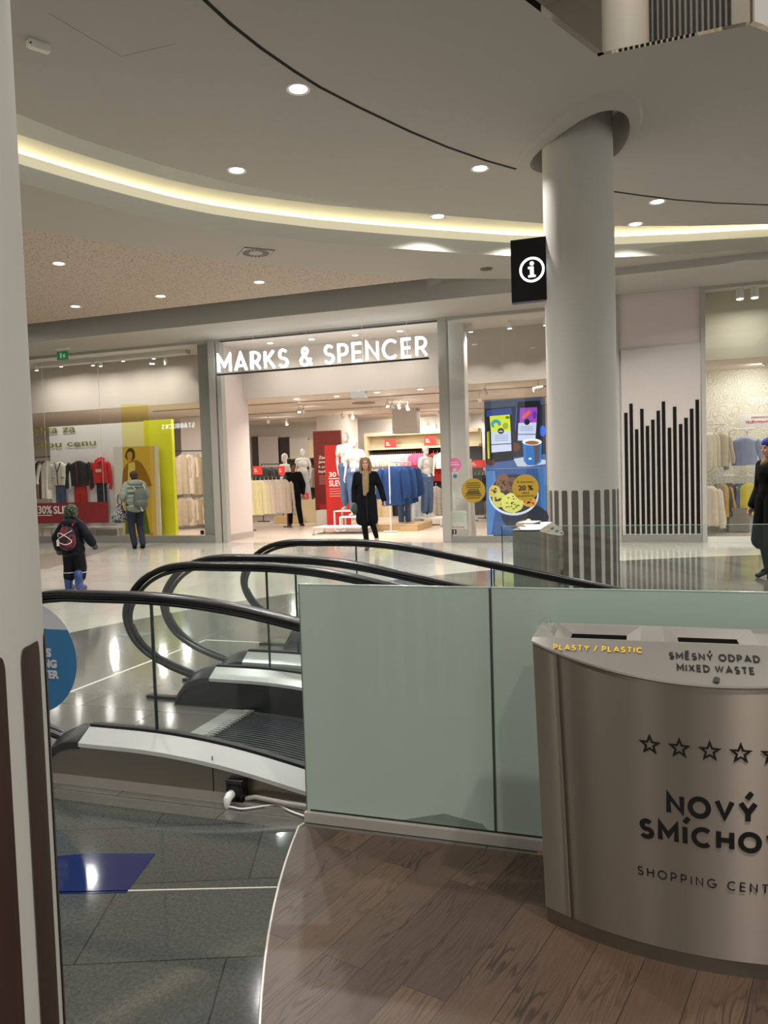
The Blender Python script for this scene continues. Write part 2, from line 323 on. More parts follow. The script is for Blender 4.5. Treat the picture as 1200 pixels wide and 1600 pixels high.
def _arc(cx, cy, rx, ry, a0, a1, n=14): return [(cx + rx * math.cos(R_(a0 + (a1 - a0) * i / n)), cy + ry * math.sin(R_(a0 + (a1 - a0) * i / n))) for i in range(n + 1)]
GLYPH = {
 'A': (.86, [[(0, 0), (.43, 1), (.86, 0)], [(.15, .28), (.71, .28)]]), 'C': (.88, [_arc(.5, .5, .5, .5, 48, 312, 20)]),
 'B': (.6, [[(0, 0), (0, 1), (.28, 1)] + _arc(.28, .76, .26, .24, 85, -85, 8) + [(.28, .52), (0, .52)], [(.28, .52)] + _arc(.3, .26, .3, .26, 85, -85, 8) + [(.28, 0), (0, 0)]]), 'U': (.72, [[(0, 1), (0, .36)] + _arc(.36, .36, .36, .36, 180, 360, 14) + [(.72, 1)]]),
 'D': (.78, [[(0, 0), (0, 1), (.28, 1)] + _arc(.28, .5, .5, .5, 88, -88) + [(.28, 0), (0, 0), (0, .1)]]), 'E': (.56, [[(.56, 1), (0, 1), (0, 0), (.56, 0)], [(0, .5), (.52, .5)]]),
 'G': (1.0, [_arc(.5, .5, .5, .5, 48, 352, 22) + [(.995, .46), (.55, .46)]]), 'H': (.72, [[(0, 0), (0, 1)], [(.72, 0), (.72, 1)], [(0, .5), (.72, .5)]]), 'I': (.0, [[(0, 0), (0, 1)]]),
 'K': (.66, [[(0, 0), (0, 1)], [(.64, 1), (0, .38)], [(.2, .58), (.68, 0)]]), 'L': (.52, [[(0, 1), (0, 0), (.52, 0)]]), 'M': (.92, [[(0, 0), (0, 1), (.46, .34), (.92, 1), (.92, 0)]]),
 'N': (.74, [[(0, 0), (0, 1), (.74, 0), (.74, 1)]]), 'O': (1.0, [_arc(.5, .5, .5, .5, 0, 360, 28)]), 'P': (.6, [[(0, 0), (0, 1), (.3, 1)] + _arc(.3, .71, .3, .29, 85, -85, 10) + [(.3, .42), (0, .42)]]),
 'R': (.64, [[(0, 0), (0, 1), (.3, 1)] + _arc(.3, .72, .3, .28, 85, -85, 10) + [(.3, .44), (0, .44)], [(.3, .44), (.64, 0)]]),
 'S': (.6, [_arc(.3, .745, .26, .255, 35, 265, 12) + _arc(.3, .255, .3, .255, 85, -150, 12)]), 'T': (.68, [[(0, 1), (.68, 1)], [(.34, 1), (.34, 0)]]),
 'V': (.82, [[(0, 1), (.41, 0), (.82, 1)]]), 'W': (1.16, [[(0, 1), (.29, 0), (.58, .96), (.87, 0), (1.16, 1)]]), 'X': (.74, [[(0, 1), (.74, 0)], [(0, 0), (.74, 1)]]), 'Y': (.78, [[(0, 1), (.39, .45), (.78, 1)], [(.39, .45), (.39, 0)]]),
 '&': (.8, [[(.80, 0), (.2, .66), (.16, .8), (.22, .94), (.35, 1), (.48, .94), (.52, .81), (.46, .69), (.13, .44), (.02, .26), (.07, .09), (.22, 0), (.42, .0), (.6, .1), (.75, .38)]]), '/': (.42, [[(0, -.12), (.42, 1.12)]]), ' ': (.30, [])}
GLYPH['Ý'] = (.78, GLYPH['Y'][1] + [[(.32, 1.27), (.60, 1.62)]]); GLYPH['Í'] = (0, GLYPH['I'][1] + [[(-.03, 1.27), (.22, 1.60)]]); GLYPH['Ě'] = (.56, GLYPH['E'][1] + [[(.02, 1.50), (.28, 1.25), (.54, 1.50)]])
def strokes(name, body, m, x0, x1, z0, z1, y, parent, sw=.2, gap=.2, depth=.003, warp=None, mirror=False, per=False):
    """geometric capitals drawn as even strokes; z0..z1 is the cap height, sw the stroke width in cap heights"""
    H_ = 1 - sw; items = []; x = 0
    for ci, ch in enumerate(body):
        w, ls = GLYPH[ch]; items += [(ci, [(x + sw / 2 + p[0] * H_, sw / 2 + p[1] * H_) for p in l]) for l in ls]; x += w * H_ + sw + gap
        if ch == ' ': x -= sw
    x -= gap; b = MB(); off = Vector(); o_ = parent
    while o_: off += o_.location; o_ = o_.parent
    def mp(px, pz, d):
        u = px / x; u = 1 - u if mirror else u
        q = (x0 + u * (x1 - x0), z0 + pz * (z1 - z0)); p = warp(q[0], q[1], d) if warp else Vector((q[0], y + d, q[1])); return p - off
    last = items[0][0]
    for ci, l in items:
        if per and ci != last: b.build(name, m, parent); b = MB()
        last = ci
        closed = (Vector(l[0]) - Vector(l[-1])).length < 1e-4 and len(l) > 3
        P = [Vector(p) for p in (l[:-1] if closed else l)]; n = len(P); Lp, Rp = [], []
        for i in range(n):
            a = P[(i - 1) % n] if closed or i else P[i]; c = P[(i + 1) % n] if closed or i < n - 1 else P[i]
            t0 = (P[i] - a).normalized() if (P[i] - a).length > 1e-6 else None; t1 = (c - P[i]).normalized() if (c - P[i]).length > 1e-6 else None
            t0 = t0 or t1; t1 = t1 or t0; n0, n1 = Vector((-t0.y, t0.x)), Vector((-t1.y, t1.x)); mv = n0 + n1
            mv = n0 if mv.length < 1e-3 else mv.normalized(); k = min(2.4, 1 / max(.3, mv.dot(n0))); Lp.append(P[i] + mv * (k * sw / 2)); Rp.append(P[i] - mv * (k * sw / 2))
        vs = []
        for d in (-depth, depth): vs += [mp(p.x, min(max(p.y, 0) if p.y < 0 and min(q.y for q in P) > -.01 else p.y, 9), d) for p in Lp] + [mp(p.x, max(p.y, 0) if min(q.y for q in P) > -.01 else p.y, d) for p in Rp]
        fs = []
        for i in range(n if closed else n - 1):
            j = (i + 1) % n; fs += [(i, j, n + j, n + i), (2 * n + i, 3 * n + i, 3 * n + j, 2 * n + j), (i, 2 * n + i, 2 * n + j, j), (n + i, n + j, 3 * n + j, 3 * n + i)]
        if not closed: fs += [(0, n, 3 * n, 2 * n), (n - 1, 3 * n - 1, 4 * n - 1, 2 * n - 1)]
        b.add(vs, fs)
    return b.build(name, m, parent)

# remeshed organic bodies ------------------------------------------------------------
_ico = bmesh.new(); bmesh.ops.create_icosphere(_ico, subdivisions=2, radius=1.0)
_ico.verts.ensure_lookup_table(); ICO_V = [v.co.copy() for v in _ico.verts]; ICO_F = [tuple(v.index for v in f.verts) for f in _ico.faces]; _ico.free()
class Blob:
    def __init__(s): s.mb = MB()
    def ell(s, c, r, rot=None):
        r = (r, r, r) if not isinstance(r, (tuple, list)) else r
        q = Euler(rot).to_matrix() if rot else Matrix.Identity(3)
        s.mb.add([Vector(c) + q @ Vector((v.x * r[0], v.y * r[1], v.z * r[2])) for v in ICO_V], ICO_F); return s
    def cap(s, p0, p1, r0, r1=None):
        r1 = r0 if r1 is None else r1; p0, p1 = Vector(p0), Vector(p1)
        s.ell(p0, r0); s.ell(p1, r1); s.mb.cyl(p0, p1, r0, r1, 14); return s
    def chain(s, pts, rs):
        for i in range(len(pts) - 1): s.cap(pts[i], pts[i + 1], rs[i], rs[i + 1])
        return s
    def build(s, name, m, parent, voxel=.012, smooth=3, scale=1.0):
        me = bpy.data.meshes.new(name); me.from_pydata([tuple(Vector(v) * scale) for v in s.mb.v], [], s.mb.f)
        o = bpy.data.objects.new('tmp', me); COL.objects.link(o)
        md = o.modifiers.new('r', 'REMESH'); md.mode = 'VOXEL'; md.voxel_size = voxel
        sm = o.modifiers.new('s', 'SMOOTH'); sm.iterations = smooth; sm.factor = .5
        dg = bpy.context.evaluated_depsgraph_get(); out = bpy.data.meshes.new_from_object(o.evaluated_get(dg)); bpy.data.objects.remove(o)
        out.name = name; out.materials.clear(); out.materials.append(MATS[m] if isinstance(m, str) else m); out.shade_smooth()
        q = bpy.data.objects.new(name, out); COL.objects.link(q)
        if parent is not None: q.parent = parent
        return q

# =================================================================== SETTING
# floors
DC = (5.11, 3.11, 11.03)
tile_mat('stone', '#5c5a55', '#66645e', '#45433f', 1.2, .6, R_(0), .10, .10, .004, 0.5, (DC[0], DC[1], DC[2], '#b4afa4', '#bbb6ab', '#9f9a8f'), 25)
tile_mat('granite', '#424543', '#494b48', '#30312f', .95, .47, R_(-20), .07, .40, .003, .5, None, 70)
tile_mat('shop_tile', '#c9b8a8', '#d0c0b1', '#b3a394', .6, .6, 0, .22, .05, .004)
wood_mat('planks', R_(-76))
VX0, VY0, VY1 = -2.55, 3.03, 6.27
fl = MB()
for x0, x1, y0, y1 in ((-20, VX0, 2.9, VY1), (-20, 9, VY1, 15.85), (VX0, 9, 2.9, 3.06)):
    fl.box(x0, x1, y0, y1, -.25, 0)
struct('floor', fl, 'stone')
struct('floor_granite', MB().box(-6, 9, -2.5, 2.9, -.25, 0), 'granite')
struct('floor_hall', MB().box(-20, -6, -12, 2.9, -.25, 0).box(-6, 9, -12, -2.5, -.25, 0), 'stone')
struct('floor_shop', MB().box(-20, -.36, 15.85, 29, -.25, .0).box(-.36, 9, 15.85, 29, -.25, 0), 'shop_tile')
# timber floor with its curved metal edge
arc = [(3.923 + 5.475 * math.cos(a), 4.183 + 5.475 * math.sin(a)) for a in [R_(193.4 + i * 1.6) for i in range(0, 48)]]
wd = MB().prism(arc + [(9, arc[-1][1]), (9, 2.93), (-1.38, 2.93)], 'z', .0, .006)
struct('floor_timber', wd, 'planks')
struct('trim_1', MB().tube([(x, y, .004) for x, y in [(-1.395, 2.95)] + arc], .006, 6), 'alu_rail')
# inlays in the stone
def strip(a, b, w, z=.0012):
    a, b = Vector((a[0], a[1], 0)), Vector((b[0], b[1], 0)); d = (b - a).normalized(); n = Vector((-d.y, d.x, 0)) * w / 2
    return [tuple((p + q)[:2]) for p, q in ((a, -n), (b, -n), (b, n), (a, n))]
struct('trim_2', MB().prism(strip((-2.6, 2.04), (-1.275, 2.463), .007), 'z', 0, .0015), 'inlay')
struct('trim_3', MB().prism(strip((-3.95, 2.95), (-3.87, 6.2), .03), 'z', 0, .0015).prism(strip((-3.885, 6.2), (-2.6, 6.2), .03), 'z', 0, .0015), 'inlay')
tag(MB().prism([(-2.16, 2.17), (-1.80, 2.28), (-1.87, 2.56), (-2.155, 2.485), (-2.40, 2.36)], 'z', 0, .0015).build('floor_tile', 'blue_tile'), 'dark blue four-sided tile inlaid in the dark stone floor', 'floor tile')
tag(MB().prism([(-4.88, 6.22), (-4.78, 6.42), (-4.55, 6.37), (-4.62, 6.15)], 'z', 0, .0015).build('floor_tile', mat('blue_faint', '#6b7078', .15)), 'small faint blue-grey tile inlaid in the floor beyond the moving walkways', 'floor tile')
struct('trim_4', MB().prism([(-12.6, 11.2), (-11.9, 15.2), (-11.6, 15.2), (-9.95, 10.9)], 'z', 0, .0012), mat('strip_grey', '#948c80', .14))

# upper ceiling with its opening and the oval collar round the column
edge = [tuple(gd(x, y, Z_C)[:2]) for x, y in [(28, 178), (120, 215), (250, 257), (370, 288), (500, 312), (600, 326), (684, 335), (770, 343), (850, 349), (962, 353), (1080, 353), (1200, 350)]]
edge = [(-5.2, -5), (-6.0, -1), (-6.35, 2.6), (-6.3, 5.0)] + edge + [(4, 13.98), (6.5, 13.6), (9, 13)]
coll_o = [(-1.41, 9.7), (-1.19, 9.29), (-0.83, 8.78), (-0.53, 8.45), (-0.30, 8.34), (-0.12, 8.36), (0.0, 8.5), (0.08, 8.75), (0.09, 9.12), (0.0, 9.64), (-0.25, 10.22), (-0.7, 10.53), (-1.08, 10.47), (-1.34, 10.2)]
coll_i = [(-1.26, 9.85), (-1.17, 9.6), (-1.0, 9.34), (-0.71, 8.98), (-0.46, 8.73), (-0.27, 8.68), (-0.14, 8.76), (-0.06, 8.97), (-0.05, 9.31), (-0.12, 9.73), (-0.27, 10.05), (-0.68, 10.29), (-1.06, 10.25), (-1.22, 10.08)]
def smooth_loop(p, n=2):
    for _ in range(n):
        q = []
        for i in range(len(p)):
            a, b = Vector(p[i]), Vector(p[(i + 1) % len(p)]); q += [tuple(a * .75 + b * .25), tuple(a * .25 + b * .75)]
        p = q
    return p
coll_o, coll_i = smooth_loop(coll_o), smooth_loop(coll_i)
OA, OB, OC, OD = [tuple(gd(x, y, Z_C)[:2]) for x, y in ((820, 0), (935, 88), (1170, 39), (1200, 50))]
OA2 = (OA[0] - .9, OA[1] - 2.3); OD2 = (OD[0] + 2.4, OD[1] + 2.2); OE = (3.6, 3.9); OF = (-1.7, 3.9)
hole = [OA2, OA, OB, OC, OD, OD2, OE, OF]
outer = edge + [(9, -9), (-5.2, -9)]
def planar_holes(polys, z, flip=True):
    pl = [[Vector((p[0], p[1], 0)) for p in q] for q in polys]; t = tessellate_polygon(pl); vs = [(p.x, p.y, z) for q in pl for p in q]
    return vs, [tuple(x) for x in t]
c1 = MB(); vs, fs = planar_holes([outer, hole, coll_o], Z_C); c1.add(vs, fs)
n0 = len(edge)
c1.add([(x, y, Z_C) for x, y in edge] + [(x, y, Z_C + .12) for x, y in edge], [(i, i + 1, n0 + i + 1, n0 + i) for i in range(n0 - 1)])
struct('ceiling_upper', c1, 'plaster')
cb = MB(); no = len(coll_o)
mid = [tuple(Vector(a) * .8 + Vector(b) * .2) for a, b in zip(coll_o, coll_i)]
cb.rings([[(x, y, Z_C) for x, y in coll_o], [(x, y, Z_C - .035) for x, y in mid], [(x, y, Z_C - .035) for x, y in coll_i], [(x, y, Z_C + .45) for x, y in coll_i]], cap=False)
cb.poly([(x, y, Z_C + .45) for x, y in coll_i])
struct('trim_5', cb, 'plaster', 'oval plaster collar where the column meets the ceiling', smooth=True, ang=30)
# dark expansion slot
sl = [gd(x, y, Z_C) for x, y in [(320, 0), (360, 37), (408, 75), (460, 111), (500, 136), (560, 167), (640, 205), (700, 230), (760, 251), (806, 264)]]
sr = [gd(x, y, Z_C) for x, y in [(958, 299), (1000, 305), (1055, 312), (1120, 317), (1200, 320), (1300, 322)]]
sl = [(-3.23, 4.9, 0), (-3.1, 4.0, 0), (-2.6, 2.4, 0)][::-1] + [tuple(p) for p in sl]
slot = MB()
for path in (sl, [tuple(p) for p in sr]):
    for a, b in zip(path[:-1], path[1:]):
        d = (Vector(b[:2]) - Vector(a[:2])).normalized() * .004
        slot.prism(strip((a[0] - d.x, a[1] - d.y), (b[0] + d.x, b[1] + d.y), .035), 'z', Z_C - .004, Z_C + .01)
struct('trim_6', slot, 'shadow_gap', 'thin dark curved slot in the upper ceiling')
for pts in ([(75, 20), (190, 88), (275, 68)],):
    q = [gd(x, y, Z_C) for x, y in pts]; h = MB()
    for a, b in zip(q[:-1], q[1:]): h.prism(strip(a[:2], b[:2], .006), 'z', Z_C - .0015, Z_C)
    struct('trim_7', h, mat('hatch_line', '#8e877d', .8))

# cove: fascia, lip, strip light, back wall
F = [tuple(gd(x, y, Z_L)[:2]) for x, y in [(37, 287), (95, 303), (150, 318), (210, 333), (275, 348), (335, 359), (400, 368), (500, 379), (600, 387), (700, 394), (798, 400), (880, 402), (962, 402), (1080, 397), (1200, 390)]]
F = [(-5.9, -5), (-6.6, -1), (-7.0, 2.6), (-7.0, 5.2)] + F + [(4, 14.18), (6.5, 14.0), (9, 13.6)]
F = [(x, min(y, 14.18)) for x, y in F]
def offs(path, d):
    out = []
    for i, p in enumerate(path):
        a, b = Vector(path[max(i - 1, 0)]), Vector(path[min(i + 1, len(path) - 1)]); t = (b - a).normalized(); out.append((p[0] - t.y * d, p[1] + t.x * d))
    return out
prof = [(0, Z_L), (0, Z_L + .21), (.03, Z_L + .21), (.03, Z_L + .345), (.05, Z_L + .345), (.05, Z_L + .30), (.15, Z_L + .30), (.15, Z_L + .40), (.17, Z_L + .62), (.26, Z_L + .95), (.42, Z_L + 1.25)]
lines = [[(x, y, z) for x, y in offs(F, d)] for d, z in prof]
fa = MB(); nf = len(F)
for a, b in zip(lines[:-1], lines[1:]): fa.add(a + b, [(i, i + 1, nf + i + 1, nf + i) for i in range(nf - 1)])
fa.mi = [1 if i // (nf - 1) == 2 else 0 for i in range(len(fa.f))]  # lip faces glow by emission to look lit; no lamp there
struct('trim_8', fa, ['cove', 'lip_glow'], 'curved cove fascia of the lower ceiling ring', smooth=True, ang=30)
led = MB().tube([(x, y, Z_L + .350) for x, y in offs(F, .095)], .013, 6)
tag(led.build('cove_strip_light', 'led'), 'long warm strip light glowing along the curved ceiling cove', 'strip light')

# lower ring ceiling, perforated ceiling, dark gap, bulkhead
ring = [tuple(gd(x, y, Z_L)[:2]) for x, y in [(40, 359), (95, 367), (150, 377), (220, 388), (292, 400), (400, 413), (500, 423), (618, 433)]]
ring = [(-7.4, -5), (-8.0, -1), (-8.4, 3), (-8.3, 6.5)] + ring + [(-3.45, 13.5)]
lowp = F + [(9, 14.2), (-2.1, 14.2)] + ring[::-1]
lw = MB(); vs, fs = planar_holes([lowp], Z_L); lw.add(vs, fs); struct('ceiling_ring', lw, 'plaster_low')
perf_mat('perforated', '#b2a596', '#81776b')
pf = MB(); vs, fs = planar_holes([ring + [(-20, 13.5), (-20, -5)]], Z_L + .005); pf.add(vs, fs); struct('ceiling_perforated', pf, 'perforated')
gp = MB(); gp.add([(-20, 13.5, Z_L), (-3.4, 13.5, Z_L), (-3.4, 13.5, Z_L + .9), (-20, 13.5, Z_L + .9)], [(0, 1, 2, 3)]); gp.add([(-20, 13.5, Z_L + .9), (-2, 13.5, Z_L + .9), (-2, 14.2, Z_L + .9), (-20, 14.2, Z_L + .9)], [(0, 1, 2, 3)])
struct('ceiling_gap', gp, 'shadow_gap')
bk = MB().box(-20, -.42, 14.2, 15.84, Z_B, Z_B + 1.2).box(-.42, 9, 14.2, 15.84, 4.82, Z_B + .55)
struct('ceiling_bulkhead', bk, 'plaster')
h = MB(); q = [at(x, y, 1) for x, y in ()]
bq = [gd(x, y, Z_B) for x, y in [(575, 507), (625, 501), (650, 507), (600, 513)]]
for a, b in zip(bq, bq[1:] + bq[:1]): h.prism(strip(a[:2], b[:2], .008), 'z', Z_B - .0015, Z_B)
struct('trim_9', h, 'hatch_line')

# outer walls of the mall
struct('wall_left', MB().box(-20.2, -20, -9, 29, -.25, 6), 'plaster')
# unseen pillars added behind the viewer for the bin steel to reflect as streaks
for i, x in enumerate((-7.6, -5.4, -3.1, -1.0, .9, 2.2, 4.1, 6.6)):
    w_ = (.5, .8, .45, .9, .5, .7, .5, .8)[i]
    struct('wall_added_pier', MB().box(x, x + w_, -7.2 - .3 * (i % 3), -6.8 - .3 * (i % 3), 0, 5.3), ('plaster', 'wenge', 'plaster', 'slat_grey', 'wenge', 'plaster', 'slat_grey', 'plaster')[i])

# mirrored fascia of the opening overhead, and what it mirrors on the floor above
mirror_mat('mirror', '#c8c3bb', .02, .010); mirror_mat('mirror_flat', '#b9b2a8', .12, .05)
def panel(a, b, z0, z1, t):
    a, b = Vector(a), Vector(b); d = (b - a).normalized(); a = a - d * .004; b = b + d * .004; n = Vector((-d.y, d.x)) * t
    return [(a.x, a.y), (b.x, b.y), (b.x + n.x, b.y + n.y), (a.x + n.x, a.y + n.y)], z0, z1
fo = MB()
for a, b in ((OA2, OA), (OA, OB), (OB, OC), (OC, OD), (OD, OD2)):
    p, z0, z1 = panel(a, b, Z_C - .0, Z_C + 1.7, -.06); fo.prism(p, 'z', z0, z1)
struct('trim_11', fo, 'mirror', 'mirrored fascia round the opening in the ceiling')
fr = MB()
for a, b in ((OA2, OA), (OA, OB), (OB, OC), (OC, OD), (OD, OD2)):
    p, z0, z1 = panel(a, b, Z_C + .035, Z_C + .041, .004); fr.prism(p, 'z', z0, z1)
struct('trim_12', fr, 'shadow_gap')
up = MB().box(-6, 9, 1.0, 1.2, 6.2, 12); struct('wall_upper', up, 'plaster')
us = MB()
for i in range(17):
    us.box(-.3 + i * .085, -.3 + i * .085 + .055, 1.2, 1.24, 6.4, 11.5)
struct('trim_13', us, 'bar_black')
struct('trim_14', MB().box(1.45, 2.6, 1.2, 1.25, 7, 11), mat('upper_shop', '#d8c9a0', .5, emit='#f0c870', es=1.0))
disk_light((0.6, 5.0, 11.5), 260, WARM, .4)
struct('ceiling_atrium', MB().box(-6, 9, -3, 12, 12, 12.1), 'plaster')
struct('trim_15', MB().cyl((-.45, 1.9, 5.4), (-.45, 1.9, 12), .36, .36, 32), 'column_paint', smooth=True)

# ------------------------------------------------------------------ shop shells behind the facade
YG = 15.85
struct('wall_shop_bulkhead', MB().box(-20, -.36, 17.2, 17.4, 3.46, 5.0), 'shopwall')
struct('ceiling_display', MB().box(-20, -.42, 15.9, 17.2, 4.66, 4.76).box(1.12, 9, 15.9, 17.3, 5.0, 5.1), 'white_paint')
struct('ceiling_shop', MB().box(-20, -.36, 17.4, 29, 3.46, 3.6), 'shopceil')
struct('wall_shop_back', MB().box(-20, -.36, 26.5, 26.7, 0, 3.5), 'shopwall')
struct('wall_shop_right', MB().box(-.42, -.36, 15.95, 26.5, 0, 4.7), 'shopwall')
jl = MB().box(-9.43, -9.37, 15.95, 17.45, .14, 4.66)
struct('wall_door_left', jl, 'pinkwall'); struct('baseboard_door', MB().box(-9.43, -9.355, 15.95, 17.46, 0, .15), mat('base_grey', '#a89f9a', .5))
struct('trim_16', MB().box(-9.86, -9.43, 15.97, 16.02, .13, 4.66), 'return_grey')
# window frames: posts, kick plates, head rails
struct('trim_17', MB().box(-9.47, -9.30, 15.78, 15.97, 0, 4.72).box(-9.27, -9.16, 15.8, 15.97, 0, 4.72), 'frame_grey')
struct('trim_18', MB().box(-3.98, -3.80, 15.78, 15.97, 0, 4.74), 'frame_grey')
struct('trim_19', MB().box(-20, -9.47, 15.80, 15.92, 0, .17).box(-3.80, -.36, 15.80, 15.92, 0, .13), 'kick')
struct('trim_20', MB().box(-20, -.42, 15.81, 15.90, 4.66, 4.74).box(1.2, 9, 15.81, 15.9, 4.76, 4.84), 'frame_grey')
struct('trim_21', MB().box(-9.2, -3.98, 15.80, 15.92, 4.655, 4.665), 'dark')
def window(n, xs, z0, z1, m='shop_glass'):
    w = thing('window_%d' % n, None, None, ((xs[0] + xs[-1]) / 2, YG, z0)); w['kind'] = 'structure'
    for a, b in zip(xs[:-1], xs[1:]):
        g = MB().add([(a + .004, YG, z0), (b - .004, YG, z0), (b - .004, YG, z1), (a + .004, YG, z1)], [(0, 1, 2, 3)])
        g.build('pane', m, w, True)
window(1, [-16.3, -14.0, -12.55, -11.0, -9.47], .17, 4.66)
window(2, [-3.80, -2.62, -.37], .13, 4.66)
# right pillar wall with its black bars
struct('wall_pillar', MB().box(-.36, 1.12, 15.85, 16.3, 0, 4.9), 'pinkwall')
struct('trim_22', MB().box(-.42, -.36, 15.78, 16.3, 0, 4.84).box(1.12, 1.2, 15.78, 16.3, 0, 4.84), 'frame_grey')
struct('baseboard_pillar', MB().box(-.36, 1.12, 15.80, 15.85, 0, .14), 'kick')
bp_ = thing('wall_panel', 'pale grey wall panel of tall black bars with stepped tops between the shops', 'wall panel', (.38, 15.8, .14))
pa, pb = at(970, 548, 15.82), at(1095, 535, 15.82)
MB().prism([(-.34, .145), (1.09, .145), (pb.x, pb.z), (pa.x, pa.z)], 'y', 15.80, 15.85).build('panel_board', mat('panel_board', '#b9b2ab', .5), bp_, True)
for cx, ty in zip((121, 147, 175, 201, 229, 256, 283, 309, 339, 365, 395, 422, 450, 478), (688, 642, 770, 668, 753, 722, 677, 631, 762, 657, 744, 713, 667, 622)):
    p = at(940 + cx / 3.2, 430 + ty / 3.2, 15.79); bx = at(940 + (cx + 10) / 3.2, 834, 15.79).x
    x = p.x
    MB().box(x - .032, x + .032, 15.79, 15.80, .17, p.z).build('bar', 'bar_black', bp_, True)

# right-hand shop shell
mat('greige', '#c2bca6', .7)
struct('wall_kids_upper', MB().box(1.2, 9, 17.3, 17.4, 3.62, 5.0), 'greige')
struct('ceiling_kids', MB().box(1.12, 9, 17.4, 22, 3.62, 3.72), 'shopceil')
def swirl_mat():
    M = bpy.data.materials.new('wallpaper'); M.use_nodes = True; MATS['wallpaper'] = M
    N, L = M.node_tree.nodes, M.node_tree.links; P = N['Principled BSDF']; g = N.new('ShaderNodeNewGeometry')
    v = N.new('ShaderNodeTexVoronoi'); v.inputs['Scale'].default_value = 4.2; L.new(g.outputs['Position'], v.inputs['Vector'])
    nz = N.new('ShaderNodeTexNoise'); nz.inputs['Scale'].default_value = 5; L.new(g.outputs['Position'], nz.inputs['Vector'])
    ad = N.new('ShaderNodeMath'); ad.operation = 'MULTIPLY_ADD'; ad.inputs[1].default_value = 34; L.new(v.outputs['Distance'], ad.inputs[0])
    m8 = N.new('ShaderNodeMath'); m8.operation = 'MULTIPLY'; m8.inputs[1].default_value = 16; L.new(nz.outputs[0], m8.inputs[0]); L.new(m8.outputs[0], ad.inputs[2])
    si = N.new('ShaderNodeMath'); si.operation = 'SINE'; L.new(ad.outputs[0], si.inputs[0])
    r = N.new('ShaderNodeMapRange'); r.inputs[1].default_value = .2; r.inputs[2].default_value = .5; L.new(si.outputs[0], r.inputs[0])
    mx = N.new('ShaderNodeMix'); mx.data_type = 'RGBA'; mx.inputs[6].default_value = lin('#d2cdba'); mx.inputs[7].default_value = lin('#bdb8a5'); L.new(r.outputs[0], mx.inputs[0]); L.new(mx.outputs[2], P.inputs['Base Color'])
swirl_mat()
struct('wall_kids_back', MB().box(1.12, 9, 19.4, 19.5, 0, 3.62), 'wallpaper')
struct('wall_kids_left', MB().box(1.12, 1.2, 16.3, 19.4, 0, 5.0), 'shopwall')
struct('trim_23', MB().box(1.2, 9, 15.80, 15.92, 0, .10), 'white_paint')
window(3, [1.2, 3.4, 6], .10, 4.76)

# =================================================================== COLUMNS
def column(name, label, cx, cy, r, top, slat_m, zt, n, frac, phase):
    c = thing(name, label, 'column', (cx, cy, 0))
    MB().cyl((0, 0, 0), (0, 0, top), r, r, 72).build('shaft', 'column_paint', c, smooth=True)
    for i in range(n):
        a0 = phase + 2 * PI * i / n; w = 2 * PI / n * frac; b = MB(); K = 6; rr = r + .0025
        g = []
        zs = [.02] + [zt - .03 + .03 * math.sin(t * PI / 10) for t in range(0, 6)]
        ins = [0] + [.012 * (1 - math.cos(t * PI / 10)) / r for t in range(0, 6)]
        for z, d in zip(zs, ins):
            g.append([(rr * math.cos(a0 + d + (w - 2 * d) * k / K), rr * math.sin(a0 + d + (w - 2 * d) * k / K), z) for k in range(K + 1)])
        vs = [p for row in g for p in row]; m_ = K + 1
        b.add(vs, [(j * m_ + k, j * m_ + k + 1, (j + 1) * m_ + k + 1, (j + 1) * m_ + k) for j in range(len(g) - 1) for k in range(K)])
        b.build('slat', slat_m, c)
    return c
column('round_column', 'near white round column with dark brown slats round its foot, at the left edge', -1.45, 1.0, .385, Z_C, 'wenge', 1.2, 18, .63, R_(15.8))
column('round_column', 'white round column with grey slats standing behind the second bin and passing up through the oval collar', -.655, 9.57, .408, Z_C + .45, 'slat_grey', 1.235, 20, .60, R_(3))

